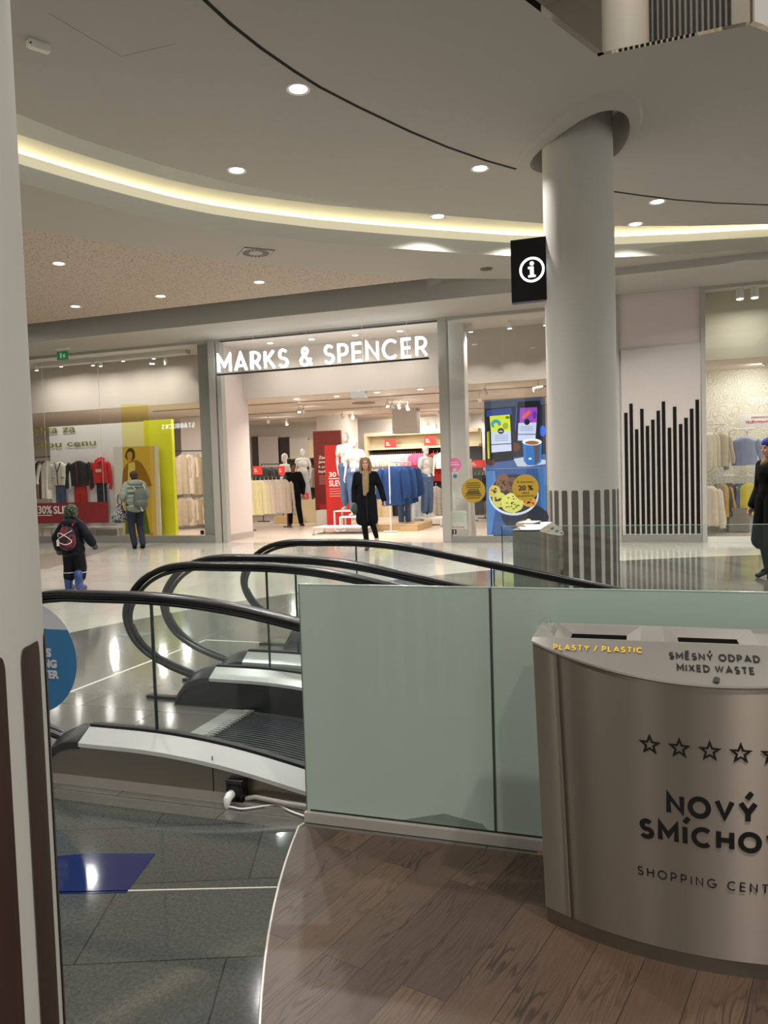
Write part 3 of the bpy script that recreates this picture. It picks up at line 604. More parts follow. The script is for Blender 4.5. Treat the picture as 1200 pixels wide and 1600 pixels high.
# =================================================================== BINS
steel_mat('bin_steel', '#978d81', .44, .97, 'Z'); mat('bin_top', '#bdb8b0', .36, metal=.9); mat('bin_side', '#8f8d84', .45, metal=.35); mat('bin_inner', '#2a2926', .5, metal=.5)
BW, BH, BS, BDEP = .54, .935, .15, .25          # half width, height, bulge, depth
BR = (BW ** 2 + BS ** 2) / (2 * BS)
def fy(x):                                       # front surface of the body, y is negative to the front
    return -(math.sqrt(BR ** 2 - x * x) - (BR - BS))
def tap(z): return .952 + .048 * min(1, z / BH)
def make_bin(label):
    b = thing('recycling_bin', label, 'bin'); K = 28; P = .05
    xs = [-BW + 2 * BW * i / K for i in range(K + 1)]
    # body: bulging front whose top edge follows the sloping lid
    body = MB(); lo = [(x * tap(P), fy(x) * tap(P), P) for x in xs]; zt_ = lambda x: BH - .075 * (-fy(x) / BS)
    hi = [(x * tap(zt_(x)), fy(x) * tap(zt_(x)), zt_(x)) for x in xs]
    midr = [(x * tap(.5), fy(x) * tap(.5), .5) for x in xs]
    for a, c in ((lo, midr), (midr, hi)): body.add(a + c, [(i, i + 1, K + 1 + i + 1, K + 1 + i) for i in range(K)])
    body.build('front_panel', 'bin_steel', b, smooth=True)
    for s in (-1, 1):
        MB().add([(s * BW * tap(P), 0, P), (s * BW * tap(P), BDEP, P), (s * BW, BDEP, BH), (s * BW, 0, BH)], [(0, 1, 2, 3)]).build('side_panel', 'bin_side', b)
    MB().add([(-BW * tap(P), BDEP, P), (BW * tap(P), BDEP, P), (BW, BDEP, BH), (-BW, BDEP, BH)], [(0, 1, 2, 3)]).build('back_panel', 'bin_side', b)
    pl = [(x * .945, fy(x) * .9 - .0) for x in xs] + [(BW * .945, BDEP - .01), (-BW * .945, BDEP - .01)]
    MB().prism(pl, 'z', 0, P + .01).build('plinth', mat('bin_plinth', '#8e877c', .35, metal=.9), b)
    # lid: sloping front band and three framed openings
    lid = MB(); top = [(x, .004, BH + .012) for x in xs]; low = [(p[0] * 1.004, p[1] * 1.01 - .003, p[2] + .001) for p in hi]; lowb = [(p[0], p[1] - .001, p[2] - .006) for p in low]
    lid.add(lowb + low + top, [(j * (K + 1) + i, j * (K + 1) + i + 1, (j + 1) * (K + 1) + i + 1, (j + 1) * (K + 1) + i) for j in range(2) for i in range(K)])
    lid_o = lid.build('lid', 'bin_top', b, smooth=True, ang=25)
    us = [-BW, -.50, -.165, -.15, .15, .165, .50, BW]
    top_m = MB(); z = BH + .012; y0, y1 = .004, BDEP
    oy0, oy1 = .012, .235
    ops = [(-.475, -.205), (-.135, .135), (.205, .475)]
    cuts = [-BW] + [v for o in ops for v in o] + [BW]
    for i in range(0, len(cuts), 2): top_m.add([(cuts[i], y0, z), (cuts[i + 1], y0, z), (cuts[i + 1], y1, z), (cuts[i], y1, z)], [(0, 1, 2, 3)])
    for a, c in ops:
        top_m.add([(a, y0, z), (c, y0, z), (c, oy0, z), (a, oy0, z)], [(0, 1, 2, 3)]); top_m.add([(a, oy1, z), (c, oy1, z), (c, y1, z), (a, y1, z)], [(0, 1, 2, 3)])
    top_m.build('top_plate', 'bin_top', lid_o)
    for a, c in ops:
        f = MB(); i_ = .045; za = z; zb = z - .026
        A = [(a, oy0, za), (c, oy0, za), (c, oy1, za), (a, oy1, za)]; B = [(a + i_, oy0 + .02, zb), (c - i_, oy0 + .02, zb), (c - i_, oy1 - .035, zb), (a + i_, oy1 - .035, zb)]; C = [(p[0], p[1], zb - .25) for p in B]
        f.add(A + B, [(0, 1, 5, 4), (1, 2, 6, 5), (2, 3, 7, 6), (3, 0, 4, 7)], 0); f.add(B + C, [(0, 1, 5, 4), (1, 2, 6, 5), (2, 3, 7, 6), (3, 0, 4, 7), (4, 5, 6, 7)], 1)
        f.build('opening', ['bin_top', 'bin_inner'], lid_o)
    # lettering on the bulging front
    def warp(x, zz, d):
        return Vector((x * tap(zz), fy(x) * tap(zz) - .0025 + d * .3, zz))
    def wt(body, x0, x1, z0, z1, sw, gap): return strokes('lettering', body, 'text_black', x0, x1, z0, z1, 0, b, sw, gap, .0015, warp)
    wt('NOVÝ', -.144, .108, .464, .530, .22, .14); wt('SMÍCHOV', -.224, .184, .378, .440, .22, .16)
    wt('SHOPPING CENTER', -.232, .194, .262, .289, .12, .42)
    for k in range(5):
        cx = (k - 2) * .083 - .021; cz = .667; st = MB(); ro, ri = .034, .0135
        out = [warp(cx + ro * (1 if i % 2 == 0 else .42) * math.sin(i * PI / 5), cz + ro * (1 if i % 2 == 0 else .42) * math.cos(i * PI / 5), 0) for i in range(10)]
        inn = [warp(cx + .5 * ro * (1 if i % 2 == 0 else .42) * math.sin(i * PI / 5), cz + .5 * ro * (1 if i % 2 == 0 else .42) * math.cos(i * PI / 5), 0) for i in range(10)]
        st.add(out + inn, [(i, (i + 1) % 10, 10 + (i + 1) % 10, 10 + i) for i in range(10)])
        st.build('star_emblem', 'text_black', b)
    # lettering on the sloping lid band
    def lwarp(x, zz, d):                         # zz: 0 at the top edge .. -1 at the lower rim of the middle
        t = -zz; fyx = fy(0) * 1.01 - .003
        # band plane at this x runs from (y=.004,z=top) to (fy, zt); walk down the same slope everywhere
        y = .004 + (fyx - .004) * t; zc = BH + .012 + (BH - .075 - BH - .012) * t
        return Vector((x, y - .0018 + d * .3, zc + .0018))
    def lt(body, x0, x1, t0, t1, m_, bold): return strokes('lid_lettering', body, m_, x0, x1, -t1, -t0, 0, lid_o, .2, .2, .001, lwarp)
    lt('SMĚSNÝ ODPAD', -.125, .125, .26, .43, 'text_black', .018); lt('MIXED WASTE', -.105, .105, .54, .71, 'text_black', .018)
    lt('PLASTY / PLASTIC', -.47, -.20, .18, .32, 'text_yellow', .018)
    q = lwarp(.0, -.88, 0)
    MB().cyl((0, q.y + .004, q.z - .006), (0, q.y - .006, q.z + .004), .009, .009, 14).build('lock', 'bin_inner', lid_o)
    return b
bin1 = make_bin('large near brushed steel recycling bin on the timber floor, black shopping centre lettering')
bin1.location = (.20, 2.50, .006)
cl = MB()                                        # crumpled clear bag edge over the left end of the lid
pts = []
for i in range(7):
    for j in range(5):
        u, v = i / 6, j / 4; pts.append((-.545 + .075 * u, .02 + .20 * v, BH + .014 + .03 * math.sin(u * PI) * (1 - .4 * v) + .008 * math.sin(7 * v + 5 * u) + .004))
cl.add(pts, [(i * 5 + j, i * 5 + j + 1, (i + 1) * 5 + j + 1, (i + 1) * 5 + j) for i in range(6) for j in range(4)])
bagm = glass_mat('clear_plastic', (.86, .88, .88), 1.0, 1.7)
pb_ = cl.build('plastic_bag', 'clear_plastic', None, smooth=True, ang=180); pb_.location = bin1.location
tag(pb_, 'crumpled clear plastic bag edge over the left end of the near steel bin', 'plastic bag')
bin2 = copy_tree(bin1); bin2['label'] = 'second brushed steel recycling bin beyond the far glass railing, in front of the column'
bin2.location = (-.865, 7.56, 0); bin2.rotation_euler = (0, 0, R_(90))
pp = MB(); pp.box(-.1, .22, .03, .2, 0, .012)
o = pp.build('paper_tray', 'white_paint'); o.location = (-.98, 7.86, BH + .013); o.rotation_euler = (0, 0, R_(82)); tag(o, 'white folded paper lying on top of the second bin by the column', 'paper')

# =================================================================== FROSTED GLASS PANELS (near railing)
gs = [(-1.40, -.575), (-.567, .86), (.868, 2.3)]
gl = ['large frosted green-grey glass pane between the moving walkway and the near bin', 'frosted green-grey glass pane directly behind the near steel bin', 'frosted glass panel at the right edge, mostly hidden by the near steel bin']
for (a, b), lb in zip(gs, gl):
    p = thing('glass_balustrade', lb, 'glass panel', ((a + b) / 2, 3.0, .04), group='frosted glass railing panels')
    MB().box(a + .004, b, 2.992, 3.008, .045, 1.035).build('sheet', 'frost', p, True)
    MB().box(a, a + .004, 2.991, 3.009, .045, 1.036).build('edge', 'edge_glass', p, True)
    MB().box(a, b, 2.991, 3.009, 1.035, 1.038).build('top_edge', mat('top_edge', '#a9bdb0', .2), p, True)
    MB().box(b, b + .008, 2.993, 3.007, .045, 1.034).build('seam', mat('seam_dark', '#3c4238', .5), p, True)
    if a == gs[0][0]:
        MB().prism([(a + .42, .047), (b - .02, .047), (b - .05, .075), (a + .62, .10), (a + .52, .075)], 'y', 2.9908, 2.992).build('smear', mat('frost_smear2', '#7c8a80', .35), p, True)
MB_ = MB().box(-1.40, 2.3, 2.965, 3.03, .004, .046)
tag(MB_.build('railing_base_rail', 'alu_rail'), 'pale metal base rail along the foot of the frosted glass panels', 'rail')
tag(MB().box(-1.38, 2.3, 2.988, 3.012, .046, .052).build('rubber_strip', 'dark'), 'thin black rubber strip between the base rail and the frosted glass', 'rubber strip')
tag(MB().box(-.40, -.30, 2.93, 2.96, .006, .0075).build('floor_tape', mat('tape_tan', '#8d6f45', .6)), 'strip of tan tape on the timber floor by the left foot of the near bin', 'tape')

# =================================================================== MOVING WALKWAYS
def catmull(P, n=6):
    P = [P[0]] + list(P) + [P[-1]]; out = []
    for i in range(1, len(P) - 2):
        for t in range(n):
            t_ = t / n; a, b, c, d = P[i - 1], P[i], P[i + 1], P[i + 2]
            out.append(.5 * ((2 * b) + (c - a) * t_ + (2 * a - 5 * b + 4 * c - d) * t_ ** 2 + (3 * b - a - 3 * c + d) * t_ ** 3))
    return out + [P[-2]]

def drop(x):
    if x < -2.45: return 0.0
    if x < -1.65: return .2 * (x + 2.45) ** 2 / 1.6
    return .08 + .2 * (x + 1.65)
XS = [-2.70, -2.5, -2.4] + [-2.3 + .1 * i for i in range(14)] + [-.8, -.4, 0, 1, 2, 3.5, 5]
newel = [(-2.86, .93), (-3.02, .915), (-3.16, .875), (-3.28, .80), (-3.37, .69), (-3.405, .58), (-3.375, .46), (-3.30, .36), (-3.18, .28), (-3.02, .215), (-2.84, .165), (-2.74, .145)]
def walkway(label, yn, yf, sticker=None):
    w = thing('moving_walkway', label, 'moving walkway', (-2.7, (yn + yf) / 2, 0))
    # floor plate, comb and ribbed pallets
    MB().box(-2.55, -2.40, yn + .12, yf - .12, -.05, .004).build('comb_plate', 'comb', w, True)
    pm = MB(); xs = [-2.40] + XS[3:]
    for a, b in zip(xs[:-1], xs[1:]):
        pm.add([(a, yn + .11, -.012 - drop(a)), (b, yn + .11, -.012 - drop(b)), (b, yf - .11, -.012 - drop(b)), (a, yf - .11, -.012 - drop(a))], [(0, 1, 2, 3)])
    gr = MB(); 
    for k in range(34):
        y = yn + .13 + k * (yf - yn - .26) / 33; rows = []
        for x in xs: rows.append([(x, y - .005, -.014 - drop(x)), (x, y + .005, -.014 - drop(x)), (x, y + .004, -.004 - drop(x)), (x, y - .004, -.004 - drop(x))])
        pm.rings(rows)
    pm.build('pallet_belt', 'plate', w, True)
    cm = MB()
    for k in range(30):
        y = yn + .13 + k * (yf - yn - .26) / 29; cm.box(-2.44, -2.37, y - .004, y + .004, 0, .009)
    cm.build('comb_teeth', 'comb', w, True)
    for yc, s in ((yn, -1), (yf, 1)):            # s: outward side
        bal = MB(); zt = .25
        def row(x, d, base):
            z = zt - drop(x); return [(x, yc + d * .025, z), (x, yc + d * .115, z - .055), (x, yc + d * .115, z - .075), (x, yc + d * .10, z - .075), (x, yc + d * .02, z - .03)]
        for d in (-1, 1): bal.rings([row(x, d, 0) for x in XS])
        bal.build('deck_cover', 'deck', w, True, smooth=True, ang=30)
        sk = MB()
        for d, nm, mt in ((s, 'outer_skirt', 'skirt'), (-s, 'inner_skirt', 'skirt_black')):
            k = MB(); r = []
            for x in XS:
                z = zt - drop(x) - .07; zb = -.0 if d == s else -.05 - drop(x)
                zb = min(zb, z - .01) if d == s and yc != yn else zb
                if d == s: zb = min(0, z - .02)
                r.append([(x, yc + d * .10, z), (x, yc + d * .09, z), (x, yc + d * .09, zb), (x, yc + d * .10, zb)])
            k.rings(r); k.build(nm, mt, w, True)
        # dark end cap curving down to the floor
        ec = MB(); r = []
        for i in range(9):
            a = i / 8 * PI / 2; x = -2.70 - .28 * math.sin(a); h = max(.004, math.cos(a)) * .25
            l_ = max(0, h - .085); r.append([(x, yc - .118, l_), (x, yc - .118, max(.002, h - .05)), (x, yc - .03, h), (x, yc + .03, h), (x, yc + .118, max(.002, h - .05)), (x, yc + .118, l_)])
        sd = [(-2.70 - .275 * math.sin(i / 8 * PI / 2), max(.001, math.cos(i / 8 * PI / 2) * .25 - .06)) for i in range(9)]
        for d, mt in ((s, 'skirt'), (-s, 'skirt_black')): MB().prism([(-2.70, 0)] + sd + [(-2.975, 0)], 'y', yc + d * .09, yc + d * .10).build('skirt_end', mt, w, True)
        ec.rings(r); ec.build('end_cap', 'endcap', w, True, smooth=True, ang=35)
        fs_ = MB().box(-3.26, -2.97, yc - .02, yc + .03, 0, .02); fs_.build('floor_bracket', 'dark', w, True)
        # glass slot rubber
        rb = MB().rings([[(x, yc - .022, zt - drop(x) - .02), (x, yc + .022, zt - drop(x) - .02), (x, yc + .018, zt - drop(x) + .012), (x, yc - .018, zt - drop(x) + .012)] for x in XS]); rb.build('glass_seal', 'dark', w, True)
        # handrail
        path = [(x, yc, .93 - drop(x)) for x in reversed(XS)] + [(x, yc, z) for x, z in newel]
        q = catmull([Vector(p) for p in path], 4)
        hr = MB().tube(q, .039, 12, flat=(1.0, .58)); hr.build('handrail', 'rubber', w, True, smooth=True, ang=60)
        q2 = []
        gd_ = MB(); cen = [Vector((-2.5, yc, .5))]
        path = [tuple(p) for p in q]; inn = [(p[0] + (.03 if p[0] < -2.9 else 0), yc, p[2] - (.03 if p[2] > .5 else -.012)) for p in path]
        gd_.tube(inn, .017, 8, flat=(1.0, .8)); gd_.build('handrail_guide', mat('guide_steel', '#3c3d3d', .3, metal=.8), w, True, smooth=True, ang=60)
        # glass panels with thin dark joints
        joints = [-2.31, -1.15, .1, 1.4]
        def pane(pts): MB().prism(pts, 'y', yc - .006, yc + .006).build('glass_panel', 'glass_green', w, True)
        rail = lambda x: (x, .905 - drop(x)); dk = lambda x: (x, .255 - drop(x))
        left = [(-2.315, .905), (-2.86, .905)] + [(x + .035, z - .012) for x, z in newel[1:5]] + [(-3.375, .58), (-3.345, .47), (-3.27, .38), (-3.16, .305), (-3.01, .24), (-2.86, .20)] + [(-2.78, .235), (-2.69, .255), (-2.45, .255), (-2.315, .253)]
        pane(left)
        for a, b in zip(joints[:-1], joints[1:]):
            xs_ = [a + .006 + (b - a - .012) * t / 5 for t in range(6)]
            pane([rail(x) for x in xs_] + [dk(x) for x in reversed(xs_)])
        for j in joints[:-1]:
            MB().box(j - .005, j + .005, yc - .007, yc + .007, .25 - drop(j), .9 - drop(j)).build('glass_joint', mat('joint', '#22302c', .3), w, True)
    return w
walkway('near moving walkway, its steel side facing the viewer with the socket on it', 3.22, 4.46)
walkway('far moving walkway, second pair of black handrails behind the first', 4.90, 6.12)
# cover plate of the strip between the walkways and the outer steel sill along the floor
tag(MB().box(-2.6, 5, 4.58, 4.78, -1.6, .10).build('deck_infill', mat('infill', '#9fa6a2', .35, metal=.3)), 'pale metal cover strip between the two moving walkways', 'cover strip')
sill = MB().prism([(3.058, 0), (3.125, 0), (3.125, .022), (3.06, .006)], 'x', -3.4, -1.40)
tag(sill.build('floor_sill', mat('sill', '#8f8a82', .5, metal=.5)), 'pale steel sill along the foot of the near walkway side', 'sill')
tag(MB().box(-1.94, -1.937, 3.117, 3.122, .01, .19).build('panel_seam', 'dark'), 'thin vertical seam in the steel side of the near walkway', 'seam')
struct('wall_void', MB().box(VX0, 9, 3.0, 3.03, -1.8, -.26).box(VX0, 9, 6.27, 6.3, -1.8, -.26).box(VX0, 9, 3.0, 6.3, -1.85, -1.8), 'dark')

# socket, plug, cable, conduit
p = at(372, 1232, 3.10)
sk = thing('power_socket', 'black socket box fixed to the steel side of the near walkway', 'socket', (p.x, 3.12, p.z))
MB().box(-.042, .042, -.055, 0, -.05, .05).build('housing', 'black_gloss', sk); MB().disc((0, -.057, .0), .03, 20, 'y', .003).build('socket_face', 'dark', sk)
MB().box(-.042, .042, -.06, -.05, .036, .052).build('flap', mat('flap', '#2b2b2b', .3), sk)
pg = thing('plug', 'white plug with its cable pushed into the black socket', 'plug', (p.x - .012, 3.06, p.z - .012))
MB().tube([(0, 0, 0), (0, -.02, 0), (0, -.038, -.01), (0, -.045, -.028), (0, -.045, -.05)], [.02, .021, .019, .014, .008], 12).build('plug_body', 'white_plastic', pg, smooth=True)
cb_ = [Vector((0, -.045, -.05)), Vector((.006, -.045, -.075)), Vector((.03, -.046, -.097))]
gp_ = [gd(430, 1258, .008), gd(455, 1268, .008), gd(478, 1276, .008), gd(489, 1280, .008)]
off = Vector(pg.location)
cb_ += [Vector((.09, -.05, -.10 if p.z - .012 - .10 > .01 else .008 - off.z))] + [g - off for g in gp_]
for c_ in cb_: c_.z = max(c_.z, .007 - off.z)
MB().tube(catmull(cb_), .0045, 8).build('cable', 'white_plastic', pg, smooth=True)
a, b = at(386, 1252, 3.09), at(490, 1262, 3.04)
tag(MB().tube([(a.x, 3.085, max(.02, a.z)), (a.x + .05, 3.08, .035), (-1.55, 3.07, .028), (-1.36, 3.06, .026)], .011, 10).build('conduit_pipe', mat('conduit', '#a9a29a', .45), smooth=True), 'grey plastic conduit pipe running from the socket along the walkway foot', 'pipe')

# round sticker on the walkway glass
YS = 3.2; sc_ = at(48, 1028, YS); rr = abs(at(119, 1028, YS).x - sc_.x) ; top = at(75, 983, YS).z
st = thing('round_sticker', 'round blue and pale grey sticker on the walkway glass beside the left column', 'sticker', (sc_.x, YS, sc_.z))
full = [(rr * math.cos(2 * PI * i / 64), rr * math.sin(2 * PI * i / 64)) for i in range(64)]
MB().prism(full, 'y', .002, .004).build('sticker_face', 'disc_white', st)
dz = top - sc_.z; a0 = math.asin(max(-1, min(1, dz / rr)))
MB().prism([(rr * math.cos(PI - a0 + (PI + 2 * a0) * i / 48), rr * math.sin(PI - a0 + (PI + 2 * a0) * i / 48)) for i in range(49)], 'y', .0, .002).build('blue_field', 'disc_blue', st)
for body, px, y0, y1, wch in (('S', 81, 1027, 1013, 1), ('SHOPPING', 89.5, 1044, 1031, 8), ('CENTER', 93, 1061, 1048, 6)):
    q0, q1 = at(px, y0, YS), at(px, y1, YS); wd_ = (q1.z - q0.z) * .82 * wch
    text('sticker_lettering', body, 'disc_white', q0.x - wd_, q0.x, q0.z, q1.z, YS - .002, st, .05, .001)

# far glass railing beyond the walkways
fr_ = thing('glass_railing', 'clear glass railing beyond the far walkway, in front of the second bin', 'railing', (1.2, 6.5, 0))
for a, b in ((-1.12, .55), (.562, 2.3), (2.312, 4.2)):
    MB().box(a, b, 6.494, 6.506, .03, 1.02).build('glass_sheet', 'glass_green', fr_, True)
    MB().box(a, b, 6.493, 6.507, 1.02, 1.024).build('glass_edge', 'top_edge', fr_, True)
MB().box(-1.12, 4.2, 6.46, 6.54, 0, .05).build('base_channel', 'alu_rail', fr_, True)
MB().box(-1.125, -1.12, 6.493, 6.507, .03, 1.02).build('glass_end', 'joint', fr_, True)
cp = at(771, 884, 6.4); MB().box(cp.x - .03, cp.x + .03, 6.37, 6.47, cp.z - .02, cp.z + .03).cyl((cp.x, 6.42, .02), (cp.x, 6.42, cp.z), .006, .006, 8).build('bracket', 'dark', fr_, True)

# =================================================================== CEILING FITTINGS
def downlight(p, label, group, power, r=.095, color=WARM):
    d = thing('downlight', label, 'downlight', p, group=group)
    n = 28
    MB().rings([[(a * math.cos(2 * PI * i / n), a * math.sin(2 * PI * i / n), z) for i in range(n)] for a, z in ((r * 1.28, -.001), (r * 1.25, -.010), (r, -.006), (r * .92, -.002))], cap=False).build('trim_ring', 'white_metal', d, smooth=True)
    MB().disc((0, 0, -.0035), r * .93, n, 'z', .002).build('lens', 'lens', d)
    l = disk_light((p[0], p[1], p[2] - .006), power, color, r * 1.7, None, R_(135))
    return d
for (px, py), lb in zip([(466, 139), (370, 266), (750, 263), (684, 338), (1027, 315), (993, 350)],
    ['largest ceiling downlight, beside the dark ceiling slot above the walkways', 'downlight by the cove, left of the ceiling slot, above the square air vent', 'downlight at the ceiling slot just left of the column collar', 'downlight by the cove edge, left of the information sign', 'upper of the two downlights right of the column', 'lower of the two downlights right of the column, by the cove']):
    g = gd(px, py, Z_C); downlight((g.x, g.y, Z_C), lb, 'upper ceiling downlights', P_MALL)
for (px, py), lb in zip([(92, 412), (405, 441), (251, 463), (118, 479)],
    ['perforated ceiling downlight nearest the left column', 'perforated ceiling downlight below the square air vent', 'perforated ceiling downlight midway, near the dark gap', 'perforated ceiling downlight at far left, above the exit sign']):
    g = gd(px, py, Z_L); downlight((g.x, g.y, Z_L + .004), lb, 'perforated ceiling downlights', P_PERF, .085)
# square swirl vent
g = [gd(x, y, Z_L) for x, y in ((362, 397), (395, 387), (437, 391), (405, 403))]
c = sum(g, Vector()) / 4; side = ((g[1] - g[0]).length + (g[2] - g[1]).length + (g[3] - g[2]).length + (g[0] - g[3]).length) / 8
ang = math.atan2((g[2] - g[1]).y, (g[2] - g[1]).x)
v = thing('air_vent', 'square ceiling vent with a ring of dark swirl slots', 'vent', (c.x, c.y, Z_L), ang)
MB().box(-side, side, -side, side, -.012, 0).build('plate', mat('vent_plate', '#a29a8f', .5), v)
MB().tube([(side * .99 * a, side * .99 * b, -.012) for a, b in ((-1, -1), (1, -1), (1, 1), (-1, 1), (-1, -1))], .008, 4).build('rim', mat('vent_rim', '#777067', .5), v)
for i in range(20):
    a = 2 * PI * i / 20; u = Vector((math.cos(a), math.sin(a), 0)); t = Vector((-u.y, u.x, 0)); r0, r1 = side * .45, side * .86
    MB().prism([tuple((u * r0 - t * .008)[:2]), tuple((u * r1 - t * .02 + t * .02)[:2]), tuple((u * r1 + t * .028 + t * .02)[:2]), tuple((u * r0 + t * .012)[:2])], 'z', -.0135, -.011).build('slot', 'dark', v)
g = gd(760, 420, Z_L); d = thing('speaker_grille', 'small dark round ceiling grille left of the information sign', 'ceiling grille', (g.x, g.y, Z_L)); MB().disc((0, 0, -.012), .11, 28, 'z', .012).build('grille', mat('grille_dark', '#6e675d', .6), d); MB().disc((0, 0, -.016), .085, 28, 'z', .004).build('grille_mesh', mat('grille_mesh', '#57514a', .7), d)
g = gd(60, 67, Z_C); d = thing('ceiling_sensor', 'small white box sensor on the ceiling beside the left column', 'sensor', (g.x, g.y, Z_C), R_(60)); MB().box(-.09, .09, -.035, .035, -.055, 0).build('housing', 'white_plastic', d); MB().box(-.075, .075, -.03, .03, -.062, -.055).build('face', 'white_metal', d); MB().box(-.082, -.07, -.038, -.034, -.045, -.03).build('indicator', 'dark', d)
g = gd(127, 551, Z_B); d = thing('exit_sign', 'small green emergency exit sign hanging over the left shop window', 'exit sign', (g.x, 15.2, Z_B))
q = at(127, 553, 15.2); MB().box(-.14, .14, -.03, .03, q.z - Z_B - .10, q.z - Z_B + .10).build('sign_box', 'exit_green', d); MB().box(-.05, .0, -.033, -.03, q.z - Z_B - .06, q.z - Z_B + .06).box(.04, .10, -.033, -.03, q.z - Z_B - .05, q.z - Z_B + .03).build('pictogram', mat('exit_white', '#cfe8d4', .5), d); MB().box(-.2, .2, -.04, .04, -.012, 0).box(-.01, .01, -.01, .01, q.z - Z_B + .1, -.0).build('mount', 'white_metal', d)

# information sign box on the column
pA, pB = at(798, 377, 9.42), at(800, 474, 9.42)
sg = thing('information_sign', 'black box sign with a glowing white letter i in a ring, fixed to the column', 'sign', (pA.x + .27, 9.45, (pA.z + pB.z) / 2))
hz = (pA.z - pB.z) / 2
MB().box(-.27, .27, -.06, .06, -hz, hz).build('sign_box', mat('sign_black', '#0a0a0a', .25), sg)
n = 40; ci = at(831, 421, 9.38); cx, cz = ci.x - sg.location.x, ci.z - sg.location.z
MB().rings([[(cx + a * math.cos(2 * PI * i / n), y, cz + a * math.sin(2 * PI * i / n)) for i in range(n)] for a, y in ((.148, -.061), (.148, -.066), (.122, -.066), (.122, -.061))], closed=True).build('ring', 'sign_soft', sg)
im = MB(); im.disc((cx, -.066, cz + .072), .024, 20, 'y', .005)
im.prism([(cx - .045, cz + .035), (cx + .02, cz + .035), (cx + .02, cz - .065), (cx + .042, cz - .065), (cx + .042, cz - .088), (cx - .045, cz - .088), (cx - .045, cz - .065), (cx - .022, cz - .065), (cx - .022, cz + .012), (cx - .045, cz + .012)], 'y', -.066, -.061)
im.build('letter', 'sign_soft', sg); MB().box(.20, .44, -.03, .03, -.2, -.15).box(.20, .44, -.03, .03, .15, .2).build('bracket', 'dark', sg)

# illuminated shop name over the entrance
sn = thing('shop_name_sign', 'glowing white shop name letters on a thin black rail over the entrance', 'sign', (-6.63, 15.6, 3.88))
word = 'MARKS & SPENCER'
strokes('letter', word, 'sign_glow', -9.11, -4.16, 3.91, 4.325, 15.60, sn, .115, .25, .03, per=True)
MB().box(-9.13, -4.14, 15.57, 15.66, 3.855, 3.885).build('rail', 'dark', sn, True)
for x in (-8.2, -6.9, -5.6, -4.6): MB().cyl((x, 15.62, 3.88), (x, 15.62, Z_B), .004, .004, 6).build('hanger_rod', 'white_metal', sn, True)

# =================================================================== GARMENTS
def prof_lerp(P, t):
    for a, b in zip(P[:-1], P[1:]):
        if t <= b[0]: u = (t - a[0]) / max(1e-6, b[0] - a[0]); return [a[i] + (b[i] - a[i]) * u for i in range(1, len(a))]
    return list(P[-1][1:])
def top_mesh(mb, w=.21, h=.66, d=.055, sleeve=.56, flare=1.0, seed=0, puff=0.0, sl_r=.055, spread=.09):
    """hanging top: neck at z=0, hem at -h, facing -y"""
    rnd = random.Random(seed); ph = [rnd.random() * 6.28 for _ in range(4)]
    P = [(0, .06, .035), (.05, .12, .045), (.13, w * .96, d), (.35, w * .94, d * 1.15), (1.0, w * flare, d * 1.25)]
    rings = []; n = 40
    for i in range(13):
        t = i / 12; a, b = prof_lerp(P, t); r = []
        for j in range(n):
            th = 2 * PI * j / n; k = 1 + (.05 + .26 * t) * math.sin(5 * th + ph[0]) + .14 * t * math.sin(9 * th + ph[1]) + puff * math.sin(t * 26)
            r.append((a * math.cos(th) * (1 + .03 * puff), b * math.sin(th) * k, -h * t - .01 * math.sin(3 * th + ph[2]) * t))
        rings.append(r)
    mb.rings(rings)
    if sleeve:
        for s in (-1, 1):
            x0 = s * (w * .88); pts = [(x0, 0, -.095), (s * (w + .02), .0, -.14), (s * (w + .03 + spread * .45), .006, -.12 - sleeve * .45), (s * (w + .02 + spread), -.012, -.11 - sleeve * .8), (s * (w + spread * 1.02), -.02, -.11 - sleeve)]
            mb.tube(pts, [sl_r * .95, sl_r * 1.05, sl_r * (1 + puff), sl_r * .92, sl_r * .72], 10, flat=(.62, 1.0))
def trouser_mesh(mb, h=1.0, w=.17, leg=.085, hem=.075, gap=.0):
    rings = []; n = 18
    for t, a, b in ((0, w, .06), (.08, w * 1.04, .068), (.26, w * 1.1, .075)):
        rings.append([(a * math.cos(2 * PI * j / n), b * math.sin(2 * PI * j / n), -h * t) for j in range(n)])
    mb.rings(rings)
    for s in (-1, 1):
        mb.tube([(s * w * .5, 0, -h * .2), (s * (w * .52 + gap), 0, -h * .6), (s * (w * .54 + gap * 1.6), 0, -h)], [leg, leg * .95, hem], 12, flat=(.72, 1.0))
def hanger(parent, z=.0):
    h = MB(); h.tube([(-.17, 0, z - .085), (-.06, 0, z - .02), (0, 0, z + .005), (.06, 0, z - .02), (.17, 0, z - .085)], .006, 6)
    h.tube([(0, 0, z), (0, 0, z + .06), (.018, 0, z + .085), (0, 0, z + .105), (-.018, 0, z + .09)], .004, 6); return h.build('hanger', 'white_plastic', parent)
def garment(name, label, cat, m, loc, rz, group=None, with_hanger=True, **kw):
    g = thing(name, label, cat, loc, rz, group); b = MB(); top_mesh(b, **kw); b.build('cloth', m, g, smooth=True, ang=80)
    if with_hanger: hanger(g)
    return g
FAB = {}
def fabric(hexc):
    if hexc not in FAB: FAB[hexc] = mat('fabric_' + hexc[1:], hexc, .9, noise=.14, nscale=9, bump=.25, bscale=30)
    return FAB[hexc]
PROTO = {}
